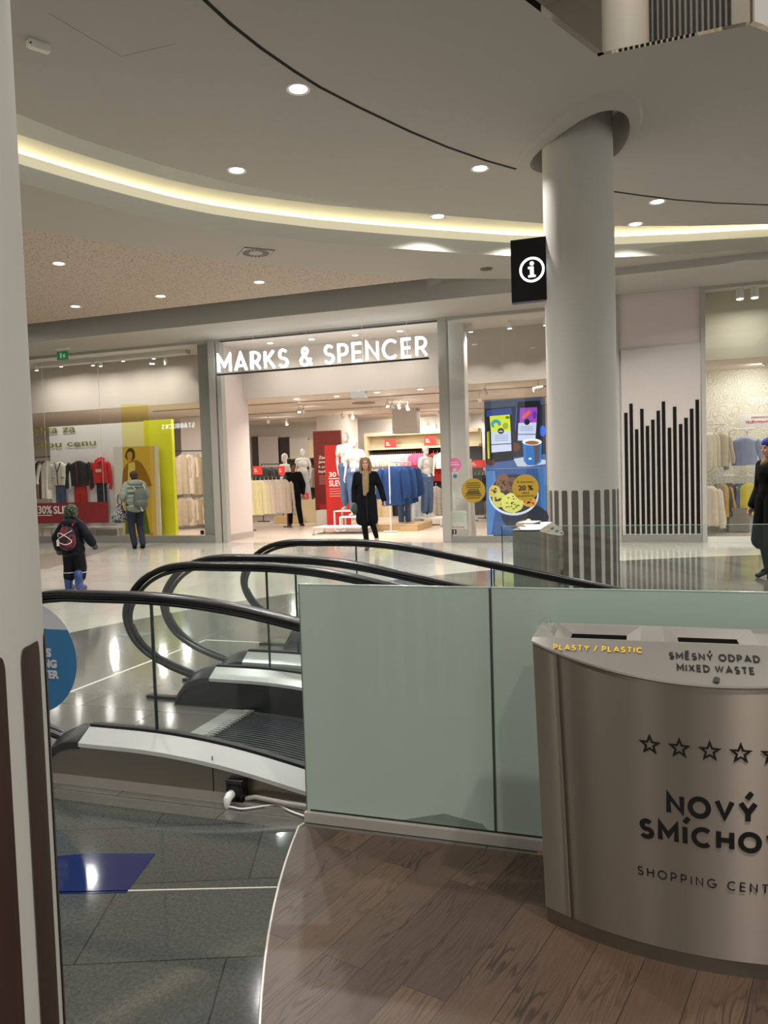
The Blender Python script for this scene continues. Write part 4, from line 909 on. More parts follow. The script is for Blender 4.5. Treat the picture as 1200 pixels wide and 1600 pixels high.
def rail_row(name, cat, p0, p1, cols, rz, labels, group, kind='top', sc=1.0, jit=.06, **kw):
    """garments hung along a rail; each hex colour in cols is one garment (shared mesh per colour), labels maps colour -> label"""
    n = len(cols); rnd = random.Random(len(PROTO) + n); out = []
    for i, c in enumerate(cols):
        t = (i + .5) / n; p = Vector(p0).lerp(Vector(p1), t); key = (name, c, kind, tuple(sorted(kw.items())), group)
        if key not in PROTO:
            o = bpy.data.objects.new(name, None); COL.objects.link(o); b = MB()
            if kind == 'trousers': trouser_mesh(b, **kw)
            else: top_mesh(b, seed=i, **kw)
            b.build('cloth', fabric(c) if c.startswith('#') else c, o, smooth=True, ang=80); hanger(o)
            PROTO[key] = o
        else: o = copy_tree(PROTO[key])
        o.location = (p.x, p.y, p.z - .105 * sc); o.rotation_euler = (0, 0, rz + (rnd.random() - .5) * 2 * jit); s = sc * (1 + (rnd.random() - .5) * .05); o.scale = (s, s, s)
        tag(o, labels[c] if isinstance(labels, dict) else labels, cat, group); out.append(o)
    return out
def rack(label, p0, p1, h, m, feet=.25, base=True, name='clothes_rack'):
    """free-standing rail between floor points p0 and p1"""
    p0, p1 = Vector(p0), Vector(p1); r = thing(name, label, 'clothes rack', ((p0 + p1) / 2)); d = (p1 - p0).normalized(); nrm = Vector((-d.y, d.x, 0))
    for p in (p0, p1):
        MB().cyl(p, p + Vector((0, 0, h)), .018, .018, 10).build('post', m, r, True)
        if base: MB().tube([p + nrm * feet + Vector((0, 0, .02)), p - nrm * feet + Vector((0, 0, .02))], .018, 8).build('foot', m, r, True)
    MB().cyl(p0 + Vector((0, 0, h)), p1 + Vector((0, 0, h)), .018, .018, 10).build('rail', m, r, True); return r

# =================================================================== LEFT SHOP WINDOW
YW = 17.0
A, B = at(64, 668, YW), at(268, 660, YW)
dp = thing('display_wall', 'pale display wall with olive lettering standing behind the left shop window', 'display wall', ((A.x + B.x) / 2, YW + .05, 0))
MB().box(at(77, 700, YW).x, at(228, 700, YW).x, YW + .02, YW + .1, 0, A.z).build('board', mat('display_white', '#e6e2dc', .6), dp, True)
MB().box(at(226, 700, YW).x, at(276, 800, YW).x - .05, YW, YW + .12, 0, A.z + .02).build('yellow_panel', 'yellow_lit', dp, True)
def ptext(nm, body, m_, px0, px1, py_top, py_bot, Y, parent, bold=0.0, fit=None, spacing=1.0):
    a, b = at(px0, py_bot, Y), at(px1, py_bot, Y); t = at(px1, py_top, Y)
    return text(nm, body, m_, a.x, b.x, a.z, t.z, Y, parent, bold, .003, spacing=spacing)
ptext('lettering', 'Kvalita za', 'text_olive', 28, 118, 663, 680, YW - .0, dp, .004)
ptext('lettering', 'skvělou cenu', 'text_olive', 24, 150, 685, 702, YW - .0, dp, .004)
wl = thing('wall_washer', 'lamp lighting the yellow panel from above in the left shop window', 'lamp', (at(247, 656, YW - .35).x, YW - .35, 3.3)); wl.location = (at(262, 660, 16.6).x, 16.62, 4.55)
MB().cyl((0, 0, 0), (0, .03, -.16), .045, .05, 14).build('head', 'white_metal', wl); MB().cyl((0, 0, 0), (0, 0, .11), .01, .01, 8).build('stem', 'white_metal', wl)
# poster of a woman in an ochre cape
YP = 16.75
def pq(px, py): p = at(px, py, YP); return (p.x, p.z)
po = thing('poster', 'tall framed poster of a figure in an ochre cape and green trousers', 'poster', at(212, 837, YP))
def flat(nm, pts, m_, dy, parent=po, Y=YP):
    return MB().prism([(at(x, y, Y).x, at(x, y, Y).z) for x, y in pts], 'y', Y - dy - .002, Y - dy).build(nm, m_, parent, True)
P2 = lambda L: [(160 + x / 6.4, 620 + y / 6.4) for x, y in L]
MB().prism([pq(177, 699), (pq(246, 696)[0], pq(246, 696)[1]), pq(251.5, 837), pq(183, 837)], 'y', YP, YP + .05).build('frame', mat('poster_frame', '#e0d6c8', .5), po, True)
flat('print', P2([(200, 500), (520, 492), (545, 1390), (225, 1390)]), mat('poster_bg', '#d9b45c', .5), .0)
flat('cape', P2([(265, 655), (340, 630), (395, 665), (440, 740), (500, 890), (440, 905), (390, 860), (330, 900), (250, 890), (195, 900), (205, 740), (235, 680)]), mat('ochre', '#9a6a2a', .6), .003)
flat('shirt', P2([(262, 665), (325, 650), (330, 720), (300, 850), (255, 850)]), mat('poster_cream', '#e0cd8c', .6), .006)
flat('trousers', P2([(255, 1000), (420, 1000), (440, 1150), (480, 1370), (400, 1375), (340, 1200), (290, 1370), (235, 1370), (235, 1200)]), mat('poster_green', '#3f6a35', .6), .006)
flat('hair', P2([(235, 560), (262, 515), (300, 512), (325, 550), (328, 610), (300, 640), (250, 635), (228, 600)]), mat('poster_hair', '#3b3a2c', .6), .006)
flat('face', P2([(250, 565), (280, 545), (302, 565), (302, 610), (285, 645), (265, 650), (252, 620)]), mat('poster_face', '#d19a58', .6), .009)
flat('foot', P2([(470, 1365), (510, 1360), (515, 1392), (475, 1392)]), mat('poster_foot', '#d07a3c', .6), .009)
# yellow film strip on the glass
q = [at(189, 632, 15.83), at(231, 632, 15.83), at(238, 836, 15.83), at(196, 836, 15.83)]
tag(MB().add([tuple(p) for p in q], [(0, 1, 2, 3)]).build('window_film', 'film_yellow'), 'tall strip of see-through yellow film stuck on the left shop window', 'window film')
# hung outfits
def outfit_top(lb, px, py, m_, **kw):
    p = at(px, py, YW - .2); return garment(kw.pop('name'), lb, kw.pop('cat'), m_, (p.x, p.y, p.z), 0, 'outfits hanging in the left window', **kw)
g = outfit_top('cream cardigan with dark edging hanging in the left window above blue jeans', 92.5, 722, fabric('#d9d2c4'), name='cardigan', cat='cardigan', w=.27, h=.62, sleeve=.62, spread=.06)
MB().tube([(-.09, -.07, -.02), (-.02, -.088, -.26), (-.0, -.092, -.60)], .012, 6).tube([(.09, -.07, -.02), (0, -.092, -.26)], .012, 6).tube([(-.2, -.075, -.42), (-.1, -.09, -.42)], .008, 6).tube([(.1, -.09, -.42), (.2, -.075, -.42)], .008, 6).build('edging', 'dark', g)
g = outfit_top('black jacket hanging in the middle of the left window over red trousers', 123, 720, fabric('#17171a'), name='jacket', cat='jacket', w=.32, h=.66, sleeve=.62, sl_r=.08, spread=.07, flare=.95)
MB().tube([(-.05, -.07, -.03), (0, -.09, -.3), (0, -.095, -.64)], .03, 8, flat=(.4, 1)).build('lining', fabric('#5a1820'), g)
g = outfit_top('red hooded top hanging in the left window above dark jeans', 156, 718, fabric('#c3221f'), name='hooded_top', cat='hooded top', w=.25, h=.62, sleeve=.68, spread=.05)
MB().tube([(-.1, -.03, -.04), (-.08, .05, .02), (0, .07, .04), (.08, .05, .02), (.1, -.03, -.04), (0, -.08, -.08)], .035, 8).build('hood', fabric('#b81e1c'), g); MB().box(-.09, .09, -.078, -.074, -.33, -.25).build('chest_print', fabric('#d8b0a0'), g)
for lb, nm, px, py, m_, w in (('pair of blue jeans hanging below the cream cardigan in the left window', 'jeans', 94.5, 757, 'denim', .15), ('wide red trousers hanging below the black jacket in the left window', 'trousers', 125.5, 757, fabric('#c02a22'), .19), ('pair of dark jeans hanging below the red hooded top in the left window', 'jeans', 158.5, 755, 'denim_dark', .14)):
    p = at(px, py, YW - .12); t = thing(nm, lb, nm, (p.x, p.y, p.z), 0, 'outfits hanging in the left window'); b = MB(); trouser_mesh(b, h=.95, w=w, leg=w * .55, hem=w * .55 if nm == 'trousers' else w * .42); b.build('cloth', m_, t, smooth=True, ang=80); MB().box(-w, w, -.066, .066, -.04, .0).build('waistband', m_, t); MB().cyl((0, .06, -.01), (0, .13, -.01), .006, .006, 6).build('peg', 'white_plastic', t)
for px in (94, 125, 158):
    pass
# red banner and white tables
YB = 16.0
a, b = at(63, 818, YB), at(168, 784, YB)
bn = thing('sale_banner', 'wide dark red sale banner with white figures in the left shop window', 'banner', ((a.x + b.x) / 2, YB, a.z))
MB().box(a.x - .6, b.x, YB, YB + .01, a.z, b.z).build('cloth', mat('banner_red', '#8f1a22', .55), bn, True)
for x in (a.x + .3, b.x - .1): MB().cyl((x, YB + .005, b.z), (x, YB + .005, 4.66), .004, .004, 6).build('cord', 'white_metal', bn, True)
ptext('lettering', '30%', 'text_white', 60, 81.5, 790, 803, YB - .003, bn, .02); ptext('lettering', 'SLEVA', 'text_white', 84, 122, 790, 803, YB - .003, bn, .02)
a, b = at(56, 806, YB), at(81.5, 804.5, YB); MB().box(a.x, b.x, YB - .004, YB, a.z, a.z + .02).build('underline', 'text_white', bn, True)
for (x0, x1), y, lb in (((64, 135), 16.35, 'long low white table frame behind the red banner in the left window'), ((120, 184), 16.55, 'low white table frame right of the red banner in the left window')):
    a, b = at(x0, 824, y), at(x1, 822, y); hgt = a.z; t = thing('display_table', lb, 'table', ((a.x + b.x) / 2, y + .2, 0))
    MB().box(a.x, b.x, y, y + .38, hgt - .035, hgt).build('table_top', 'white_metal', t, True)
    for x in (a.x, b.x - .03):
        for yy in (y, y + .35): MB().box(x, x + .03, yy, yy + .03, 0, hgt - .035).build('leg', 'white_metal', t, True)
# dark shelf with clothes glimpsed beside the left column
a, b = at(52, 715, 18.6), at(76, 715, 18.6); rail_row('coat', 'coat', a, b, ['#4a3a32', '#d8d2c8', '#1d1a1c', '#8a6a50', '#2b2628', '#c9c0b4'], R_(25), 'garment on the rail glimpsed between the left column and the display wall', 'garments beside the display wall', h=1.1, w=.22)
tag(MB().cyl((a.x - .2, 18.6, a.z), (b.x + .15, 18.6, a.z), .014, .014, 8).cyl((a.x - .2, 18.6, 0), (a.x - .2, 18.6, a.z), .014, .014, 8).cyl((b.x + .15, 18.6, 0), (b.x + .15, 18.6, a.z), .014, .014, 8).build('garment_rail', 'dark'), 'dark garment rail glimpsed left of the display wall', 'rail')
# rack of beige garments seen through the window, right of the yellow panel
for k, (y0, y1, lb) in enumerate(((705, 772, 'long beige garments on the upper rail beyond the yellow panel'), (772, 820, 'long beige garments on the lower rail beyond the yellow panel'))):
    a = at(284, y0, 20.3); b_ = at(311, y0, 20.3); z1 = at(298, y1, 20.3).z
    rail_row('coat', 'coat', (a.x, 20.1, a.z), (b_.x, 20.7, a.z), ['#b5a48e', '#cdbfae', '#a8957d', '#c6b8a6'], R_(35), lb, lb.split(' beyond')[0], h=max(.6, a.z - z1 - .1), w=.2, sleeve=.6, spread=.03)
    tag(MB().cyl((a.x - .1, 20.0, a.z), (b_.x + .1, 20.8, a.z), .015, .015, 8).build('garment_rail', 'dark'), ('upper' if k == 0 else 'lower') + ' dark garment rail holding beige garments beyond the yellow panel', 'rail')
tag(MB().box(at(282, 700, 20.9).x, at(322, 700, 20.9).x, 20.95, 21.05, 0, 3.45).build('shop_partition', 'pinkwall'), 'pale pink partition wall behind the beige garments in the left shop', 'partition')
# track lamps and their white beams
def spot(label, p, aim, group, power, color=NEUT, r=.05, L=.14, name='spotlight', zc=None, spread=PI):
    d = Vector(aim).normalized(); t = thing(name, label, 'spotlight', p, group=group)
    MB().cyl(-d * L * .5, d * L * .5, r * .92, r, 14).build('head', 'white_metal', t, smooth=True, ang=50)
    MB().cyl(d * (L * .5 - .002), d * (L * .5 + .004), r * .82, r * .82, 14).build('lens', 'lens', t)
    if zc is not None: MB().cyl((0, 0, 0), (0, 0, zc - p[2]), .012, .012, 8).build('stem', 'white_metal', t)
    if power:
        rot = d.to_track_quat('-Z', 'Y').to_euler(); disk_light(Vector(p) + d * (L * .5 + .01), power, color, r * 1.6, rot, spread)
    return t
for i, (px, py, pw) in enumerate(((57, 575, 14), (95, 569, 14), (145, 567, 14), (157, 568, 0), (192, 560, 13), (240, 556, 16))):
    p = at(px, py, 16.45); spot('track spotlight, number %s from the left column, over the left shop window' % ('one', 'two', 'three', 'four', 'five', 'six')[i], p, (.0, .05, -1), 'track spotlights of the left window', pw, zc=4.66, spread=R_(165))
a, b = at(52, 562, 16.45), at(294, 544, 16.45)
tag(MB().box(-14.9, b.x, 16.35, 16.55, 4.56, 4.66).build('track_beam', 'white_paint'), 'white beam carrying the spotlights above the left shop window', 'beam')
for px, py, lb, Y in ((316, 832, 'small black square sticker at the lower right corner of the left shop window', 15.94), ):
    p = at(px, py, Y); tag(MB().box(p.x - .05, p.x + .05, Y, Y + .004, p.z - .05, p.z + .05).build('sticker', 'text_black'), lb, 'sticker')

# =================================================================== RIGHT WINDOW OF THE SHOP: SCREENS AND STICKERS
YS2 = 16.35
tag(MB().box(at(697.5, 700, 16.3).x, at(729, 700, 16.3).x, 16.25, 16.6, 0, 4.66).build('window_pillar', 'white_paint'), 'white pillar just inside the right shop window beside the door post', 'pillar')
PS = lambda L: [(690 + x / 6.4, 600 + y / 6.4) for x, y in L]
def pic(nm, pts, colr, dy, parent, es=.75):
    m_ = mat('pic_' + colr[1:], colr, .4, emit=colr, es=es)
    return MB().prism([(at(x, y, YS2).x, at(x, y, YS2).z) for x, y in PS(pts)], 'y', YS2 - dy - .002, YS2 - dy).build(nm, m_, parent, True)
def ellp(cx, cy, rx, ry, n=22, a0=0, a1=360): return [(cx + rx * math.cos(R_(a0 + (a1 - a0) * i / n)), cy + ry * math.sin(R_(a0 + (a1 - a0) * i / n))) for i in range(n + (0 if a1 - a0 == 360 else 1))]
c = at(805, 732, YS2); s1 = thing('video_screen', 'upper lit screen showing two coffee bags and a blue mug in the shop window', 'screen', (c.x, YS2, c.z))
MB().prism([(at(x, y, YS2).x, at(x, y, YS2).z) for x, y in PS([(425, 172), (1030, 128), (1047, 835), (440, 848)])], 'y', YS2, YS2 + .06).build('casing', 'dark', s1, True)
pic('picture', [(425, 172), (1030, 128), (1047, 835), (440, 848)], '#16202f', 0, s1)
pic('picture_table', [(438, 770), (740, 735), (1044, 700), (1047, 835), (440, 848)], '#3b5488', .003, s1)
pic('picture_glow', [(425, 172), (1030, 128), (1033, 200), (430, 250)], '#39455c', .003, s1)
pic('picture_blue', ellp(1012, 470, 30, 55), '#2a5fd0', .003, s1); pic('picture_blue', [(745, 230), (800, 225), (790, 480), (735, 470)], '#1f4fc0', .003, s1)
pic('coffee_bag', [(448, 250), (700, 228), (722, 760), (480, 790)], '#0a0d18', .006, s1); pic('coffee_bag', [(448, 262), (700, 238), (702, 310), (452, 325)], '#233f7e', .008, s1)
pic('bag_art', [(480, 322), (682, 306), (692, 470), (494, 478)], '#c3cf2a', .009, s1); pic('bag_art', ellp(545, 400, 50, 45, a0=120, a1=380) + ellp(545, 410, 22, 20, a0=380, a1=120), '#2a8f9a', .011, s1)
pic('bag_art', ellp(640, 420, 28, 34), '#8fa020', .011, s1); pic('bag_art', ellp(660, 335, 22, 14), '#3f7030', .011, s1)
pic('bag_label', [(494, 478), (692, 470), (700, 668), (500, 686)], '#b9c2dc', .009, s1); pic('bag_rule', [(497, 604), (697, 592), (697, 600), (497, 612)], '#1a2030', .011, s1)
for k in range(4): pic('bag_print', [(535, 510 + k * 18), (665, 506 + k * 18), (665, 513 + k * 18), (535, 517 + k * 18)], '#8792ac', .011, s1)
pic('bag_emblem', ellp(594, 470, 32, 30), '#12141a', .012, s1); pic('bag_emblem', [(570, 478), (592, 460), (618, 476), (606, 480)], '#a8b0b8', .014, s1)
pic('coffee_bag', [(760, 180), (985, 165), (985, 570), (735, 580)], '#0b0f1c', .005, s1); pic('bag_art', [(785, 240), (957, 232), (952, 385), (780, 390)], '#8a3fae', .008, s1)
pic('bag_art', [(830, 300), (880, 255), (890, 290), (850, 330), (800, 350)], '#e05a3c', .010, s1); pic('bag_art', ellp(930, 310, 20, 40), '#54308a', .010, s1)
pic('bag_label', [(768, 390), (950, 384), (938, 566), (762, 566)], '#b4bede', .008, s1); pic('bag_rule', [(766, 500), (942, 500), (942, 507), (766, 507)], '#1a2030', .010, s1); pic('bag_emblem', ellp(854, 380, 30, 30), '#12141a', .011, s1)
for k in range(3): pic('bag_print', [(785, 425 + k * 18), (915, 423 + k * 18), (915, 430 + k * 18), (785, 432 + k * 18)], '#8792ac', .010, s1)
pic('picture_yellow', [(455, 480), (478, 470), (485, 745), (462, 750)], '#c9c42a', .006, s1); pic('picture_brown', ellp(745, 630, 40, 45), '#5a3320', .005, s1); pic('picture_brown', ellp(490, 785, 50, 30), '#4a2f20', .009, s1)
pic('cloth', [(720, 750), (830, 730), (1040, 760), (1042, 800), (880, 825), (760, 825), (740, 790)], '#aab4c4', .006, s1)
pic('mug', [(812, 580), (1004, 575), (995, 780), (950, 812), (860, 812), (822, 770)], '#2f66a8', .012, s1); pic('mug_shade', [(920, 600), (985, 590), (975, 770), (935, 805)], '#4a4a50', .0135, s1); pic('mug_rim', ellp(905, 580, 98, 34), '#d8dadc', .015, s1); pic('mug_coffee', ellp(905, 588, 70, 20), '#8a5a38', .017, s1); pic('mug_mark', [(872, 738), (900, 738), (900, 756), (872, 756)], '#d8dadc', .015, s1)
c = at(807, 836, YS2); s2 = thing('video_screen', 'lower lit screen showing a dark bowl of cookies in the shop window', 'screen', (c.x, YS2, c.z))
LW = [(440, 852), (1047, 838), (1058, 1505), (455, 1510)]
MB().prism([(at(x, y, YS2).x, at(x, y, YS2).z) for x, y in PS(LW)], 'y', YS2, YS2 + .06).build('casing', 'dark', s2, True)
MB().box(c.x - .5, c.x + .5, YS2 + .01, YS2 + .05, 0, c.z + .05).build('stand', 'dark', s2, True)
pic('picture', LW, '#2c4c80', 0, s2)
def blob(cx, cy, rx, ry, seed, n=18):
    r = random.Random(seed); return [(cx + rx * (1 + .12 * (r.random() - .5)) * math.cos(2 * PI * i / n), cy + ry * (1 + .12 * (r.random() - .5)) * math.sin(2 * PI * i / n)) for i in range(n)]
pic('picture_streak', [(445, 870), (530, 865), (560, 1100), (500, 1500), (455, 1505)], '#4a72a8', .003, s2); pic('picture_streak', [(960, 845), (1046, 845), (1050, 1250), (1000, 1350), (985, 1000)], '#386296', .003, s2)
pic('picture_shadow', blob(830, 1330, 240, 130, 5), '#1c2433', .004, s2)
pic('bowl', ellp(722, 1110, 248, 205, 40), '#c0c8d4', .006, s2); pic('bowl_inside', ellp(722, 1095, 236, 195, 40), '#23262e', .008, s2)
for i, (cx, cy, rx, ry, cl_) in enumerate(((615, 985, 70, 85, '#6e4a34'), (705, 1010, 60, 80, '#5f4030'), (530, 1075, 58, 65, '#b9a84e'), (580, 1160, 72, 75, '#b3b357'), (880, 1180, 70, 50, '#c48a3a'), (705, 1190, 112, 100, '#bdbf5c'))):
    pic('cookie', blob(cx, cy, rx, ry, i), cl_, .010 + .002 * i, s2)
    r = random.Random(i + 40)
    for k in range(16):
        a, d = r.random() * 6.28, r.random() * .7; pic('chip', blob(cx + rx * d * math.cos(a), cy + ry * d * math.sin(a), 9 + 5 * r.random(), 6, k, 8), '#3a2a1c' if i > 1 else '#2a1a12', .0113 + .002 * i, s2)
pic('nuts', blob(850, 1405, 110, 45, 9), '#a88a68', .008, s2); pic('nuts', blob(960, 1400, 45, 25, 8), '#d8c8a8', .010, s2); pic('nuts', blob(870, 1365, 25, 18, 8), '#e0cfa0', .010, s2)
def sticker(lb, px, py, r, m_, Y=15.835, n=40):
    p = at(px, py, Y); rr_ = abs(at(px + r, py, Y).x - p.x); t = thing('sticker', lb, 'sticker', (p.x, Y, p.z)); MB().disc((0, 0, 0), rr_, n, 'y', .003).build('disc', m_, t); return t, rr_
t, r_ = sticker('round gold sticker reading 20 % on the glass before the cookie screen', 821, 762, 21, 'gold_sticker')
ptext('lettering', '20 %', 'text_black', 810, 833, 758, 766.5, 15.833, t, .03); 
for body, y0, y1, x0, x1 in (('S kartou', 751, 754.5, 808, 834), ('sleva', 768.5, 771.5, 816, 827), ('na potraviny', 773, 777, 808, 835)): ptext('lettering', body, 'text_black', x0, x1, y0, y1, 15.833, t, .0)
t, r_ = sticker('round gold sticker with small dark print, left of the screens on the glass', 739.7, 766.5, 18.8, 'gold_sticker')
for k, (w, h_) in enumerate(((.5, .010), (.62, .010), (.6, .010), (.45, .010), (.5, .022), (.62, .022), (.72, .010), (.55, .010))): z = r_ * (.62 - k * .175); MB().box(-r_ * w, r_ * w, -.003, 0, z - h_, z + h_).build('print_line', mat('gold_print', '#57430c', .6), t)
t, r_ = sticker('round pink sticker on the glass beside the door post', 710, 726.5, 11, 'pink_sticker'); MB().box(-r_ * .7, r_ * .7, -.003, 0, -.01, .02).box(-r_ * .55, r_ * .55, -.003, 0, .045, .065).build('print_line', mat('pink_print', '#e4b4c8', .6), t); MB().disc((0, -.003, -r_ * .72), r_ * .25, 16, 'y', .003).build('emblem', 'grey_sticker', t)
t, r_ = sticker('small round pale sticker with a blue mark under the pink sticker', 711, 744, 4.4, 'grey_sticker'); MB().disc((0, -.003, 0), r_ * .7, 20, 'y', .003).build('mark', 'blue_sticker', t)
p, q = at(705.5, 827, 15.835), at(729, 798, 15.835)
t = thing('notice', 'pale printed notice on the glass low beside the door post', 'notice', ((p.x + q.x) / 2, 15.835, p.z)); MB().box(p.x, q.x, 15.835, 15.838, p.z, q.z).build('sheet', mat('notice_paper', '#b3b7aa', .6), t, True)
for k in range(6): z = q.z - .05 - k * .035; MB().box(p.x + .02, q.x - (.03 if k % 2 else .08), 15.833, 15.835, z - .004, z + .004).build('print_line', mat('notice_print', '#7e8a80', .6), t, True)
for k in range(5): x = p.x + .04 + k * .055; MB().disc((x, 15.833, p.z + .045), .017, 12, 'y', .002).build('symbol', mat('notice_red', '#b0645c', .6), t, True)
p = at(710, 831, 15.835); t = thing('sticker', 'small black square sticker below the notice beside the door post', 'sticker', tuple(p)); MB().box(-.045, .045, 0, .003, -.05, .05).build('sheet', 'text_black', t); MB().box(-.012, .012, -.002, 0, -.035, .035).build('mark', 'grey_sticker', t)
for i, (px, py) in enumerate(((735, 503), (796, 500), (852, 492))):
    p = at(px, py, 16.5); spot('ceiling spotlight over the right shop window, %s of three from the left' % ('first', 'second', 'third')[i], (p.x, p.y, 4.56), (.0, .05, -1), 'spotlights over the right window', 10, zc=4.66, r=.055, spread=R_(95))
# leaning white boards behind the stickers
for x0, x1, x2, lb in ((707, 724, 723, 'narrow white board standing just inside the right shop window'), (725, 736, 744, 'leaning white board beside the gold sticker in the right window')):
    a, b, c2 = at(x0, 717, 16.7), at(x1, 717, 16.7), at(x2, 835, 16.7); tag(MB().prism([(a.x, a.z), (b.x, a.z), (c2.x, .0), (c2.x - (b.x - a.x), .0)], 'y', 16.7, 16.75).build('leaning_board', 'white_paint'), lb, 'board')
p = at(841, 607, 17.3); spot('white security spotlight on a bracket at the top right of the screens', p, (-.9, -.2, -.2), None, 0, L=.22, r=.06, zc=3.46); 

# =================================================================== FIGURES
BASE = dict(pelvis=(0, 0, .95), waist=(0, .0, 1.10), chest=(0, .0, 1.30), neck=(0, .015, 1.46), head=(0, -.005, 1.63),
            shL=(-.165, .0, 1.41), elL=(-.21, .02, 1.13), haL=(-.215, -.03, .88), shR=(.165, .0, 1.41), elR=(.21, .02, 1.13), haR=(.215, -.03, .88),
            hiL=(-.085, 0, .92), knL=(-.09, -.015, .50), anL=(-.09, .02, .09), hiR=(.085, 0, .92), knR=(.09, -.015, .50), anR=(.09, .02, .09), toL=(-.1, -.13, .03), toR=(.1, -.13, .03))
def J_(**k):
    d = dict(BASE); d.update(k); return {a: Vector(v) for a, v in d.items()}
def add_hand(b, w, d, n, s, curl=.5, L=.17):
    """hand at wrist w, pointing along d, palm normal n, s = thumb side sign"""
    d, n = Vector(d).normalized(), Vector(n).normalized(); t = d.cross(n).normalized() * s; k = L / .18
    pc = w + d * .05 * k
    b.cap(w, w + d * .02 * k, .022 * k, .025 * k)
    for o_ in (-.028, -.010, .010, .028): b.cap(w + d * .02 * k + t * o_ * .6 * k, w + d * .085 * k + t * o_ * k, .014 * k, .0125 * k)
    for o_, l in ((.030, .066), (.010, .075), (-.010, .070), (-.029, .055)):
        p0 = w + d * .085 * k + t * o_ * k; l *= k
        p1 = p0 + (d * math.cos(curl * .6) + n * math.sin(curl * .6)) * l * .45; p2 = p1 + (d * math.cos(curl * 1.4) + n * math.sin(curl * 1.4)) * l * .32; p3 = p2 + (d * math.cos(curl * 2.2) + n * math.sin(curl * 2.2)) * l * .25
        b.chain([p0, p1, p2, p3], [.0095 * k, .009 * k, .0085 * k, .0075 * k])
    q0 = w + d * .03 * k + t * .03 * k; q1 = q0 + (t * .8 + d * .5 + n * .3).normalized() * .035 * k; q2 = q1 + (t * .25 + d * .9 + n * .35).normalized() * .03 * k
    b.chain([q0, q1, q2], [.014 * k, .011 * k, .009 * k])
def body_blob(J, slim=1.0, hands=True, curl=.5, female=True, head_tilt=(0, 0, 0), face=True):
    b = Blob(); H = J['head']; R = Euler(head_tilt).to_matrix()
    def hp(x, y, z): return H + R @ Vector((x, y, z))
    b.ell(hp(0, .012, .025), (.074, .092, .098), head_tilt); b.ell(hp(0, -.018, -.045), (.056, .066, .075), head_tilt); b.ell(hp(0, -.055, -.085), (.026, .024, .022))
    if face:
        b.cap(hp(0, -.078, .015), hp(0, -.098, -.022), .010, .014)
        b.cap(hp(-.03, -.072, .035), hp(.03, -.072, .035), .012, .012)
        b.cap(hp(-.016, -.078, -.05), hp(.016, -.078, -.05), .010, .010)
        for s in (-1, 1): b.ell(hp(s * .076, .012, -.005), (.012, .022, .032)); b.ell(hp(s * .036, -.062, -.02), (.022, .02, .022))
    b.cap(hp(0, .018, -.06), J['neck'], .050 * slim, .055 * slim)
    b.cap(J['neck'], J['chest'], .055, .10)
    for s, q in ((-1, 'L'), (1, 'R')):
        b.cap(J['neck'] - Vector((0, 0, .02)), J['sh' + q], .05, .052 * slim)
        b.cap(J['sh' + q], J['chest'] + Vector((s * .06, 0, -.03)), .052 * slim, .095 * slim)
        b.chain([J['sh' + q], J['el' + q], J['ha' + q]], [.048 * slim, .038 * slim, .026 * slim])
        b.chain([J['hi' + q], J['kn' + q]], [.082 * slim, .056 * slim]); kn, an = J['kn' + q], J['an' + q]; cf = kn.lerp(an, .3) + (Vector((0, .018, 0)))
        b.chain([kn, cf, an], [.054 * slim, .054 * slim, .036 * slim])
        b.cap(an - Vector((0, -.02, .03)), J['to' + q], .036, .028)
        b.cap(J['pelvis'] + Vector((s * .05, .01, 0)), J['hi' + q], .10 * slim, .088 * slim)
        if hands:
            d = (J['ha' + q] - J['el' + q]); add_hand(b, J['ha' + q], d, Vector((-s, 0, 0)) if abs(d.normalized().x) < .8 else Vector((0, -1, 0)), s if False else -s * -1 * (1 if q == 'R' else -1) * s, curl)
        if female: b.ell(J['chest'] + Vector((s * .06, -.04, .0)), (.055, .05, .055))
    b.cap(J['chest'] + Vector((-.05, 0, -.06)), J['chest'] + Vector((.05, 0, -.06)), .10 * slim); b.cap(J['chest'], J['waist'], .11 * slim, .095 * slim); b.cap(J['waist'], J['pelvis'], .10 * slim, .115 * slim)
    return b
def sleeves(b, J, r0, r1, r2, cut=.93):
    for q in 'LR':
        e = J['el' + q].lerp(J['ha' + q], cut); b.chain([J['sh' + q], J['el' + q], e], [r0, r1, r2]); b.cap(J['sh' + q], J['neck'] - Vector((0, 0, .03)), r0, .062)
def legs(b, J, r, cut=.95, hip=.12):
    for q in 'LR':
        b.chain([J['hi' + q], J['kn' + q], J['kn' + q].lerp(J['an' + q], cut)], r)
    b.cap(J['hiL'] + Vector((0, .01, .05)), J['hiR'] + Vector((0, .01, .05)), hip)
def face_bits(p, J, head_tilt, scale=1.0, lip='#9c5a50'):
    R = Euler(head_tilt).to_matrix(); H = J['head']
    for s in (-1, 1):
        c = H + R @ Vector((s * .031, -.083, .012)); e = MB(); e.tube([c + Vector((-.011, .0, 0)), c + Vector((.011, .0, 0))], .0055, 8); e.build('eye', mat('eye_dark', '#2a201c', .3), p)
        c = H + R @ Vector((s * .033, -.086, .036)); MB().tube([c + Vector((-.016, .003, -.002)), c, c + Vector((.016, .003, -.003))], .0035, 6).build('eyebrow', mat('brow', '#5b4636', .8), p)
    c = H + R @ Vector((0, -.090, -.052)); MB().tube([c + Vector((-.02, .006, .004)), c, c + Vector((.02, .006, .004))], [.003, .0055, .003], 8).build('lips', mat('lips' + lip, lip, .5), p)
def shoe(b, an, to, r=.042, heel=0.0):
    b.cap(an - Vector((0, -.025, .05)), to, r, r * .85); b.cap(an, an - Vector((0, -.01, .05)), r * .95, r)

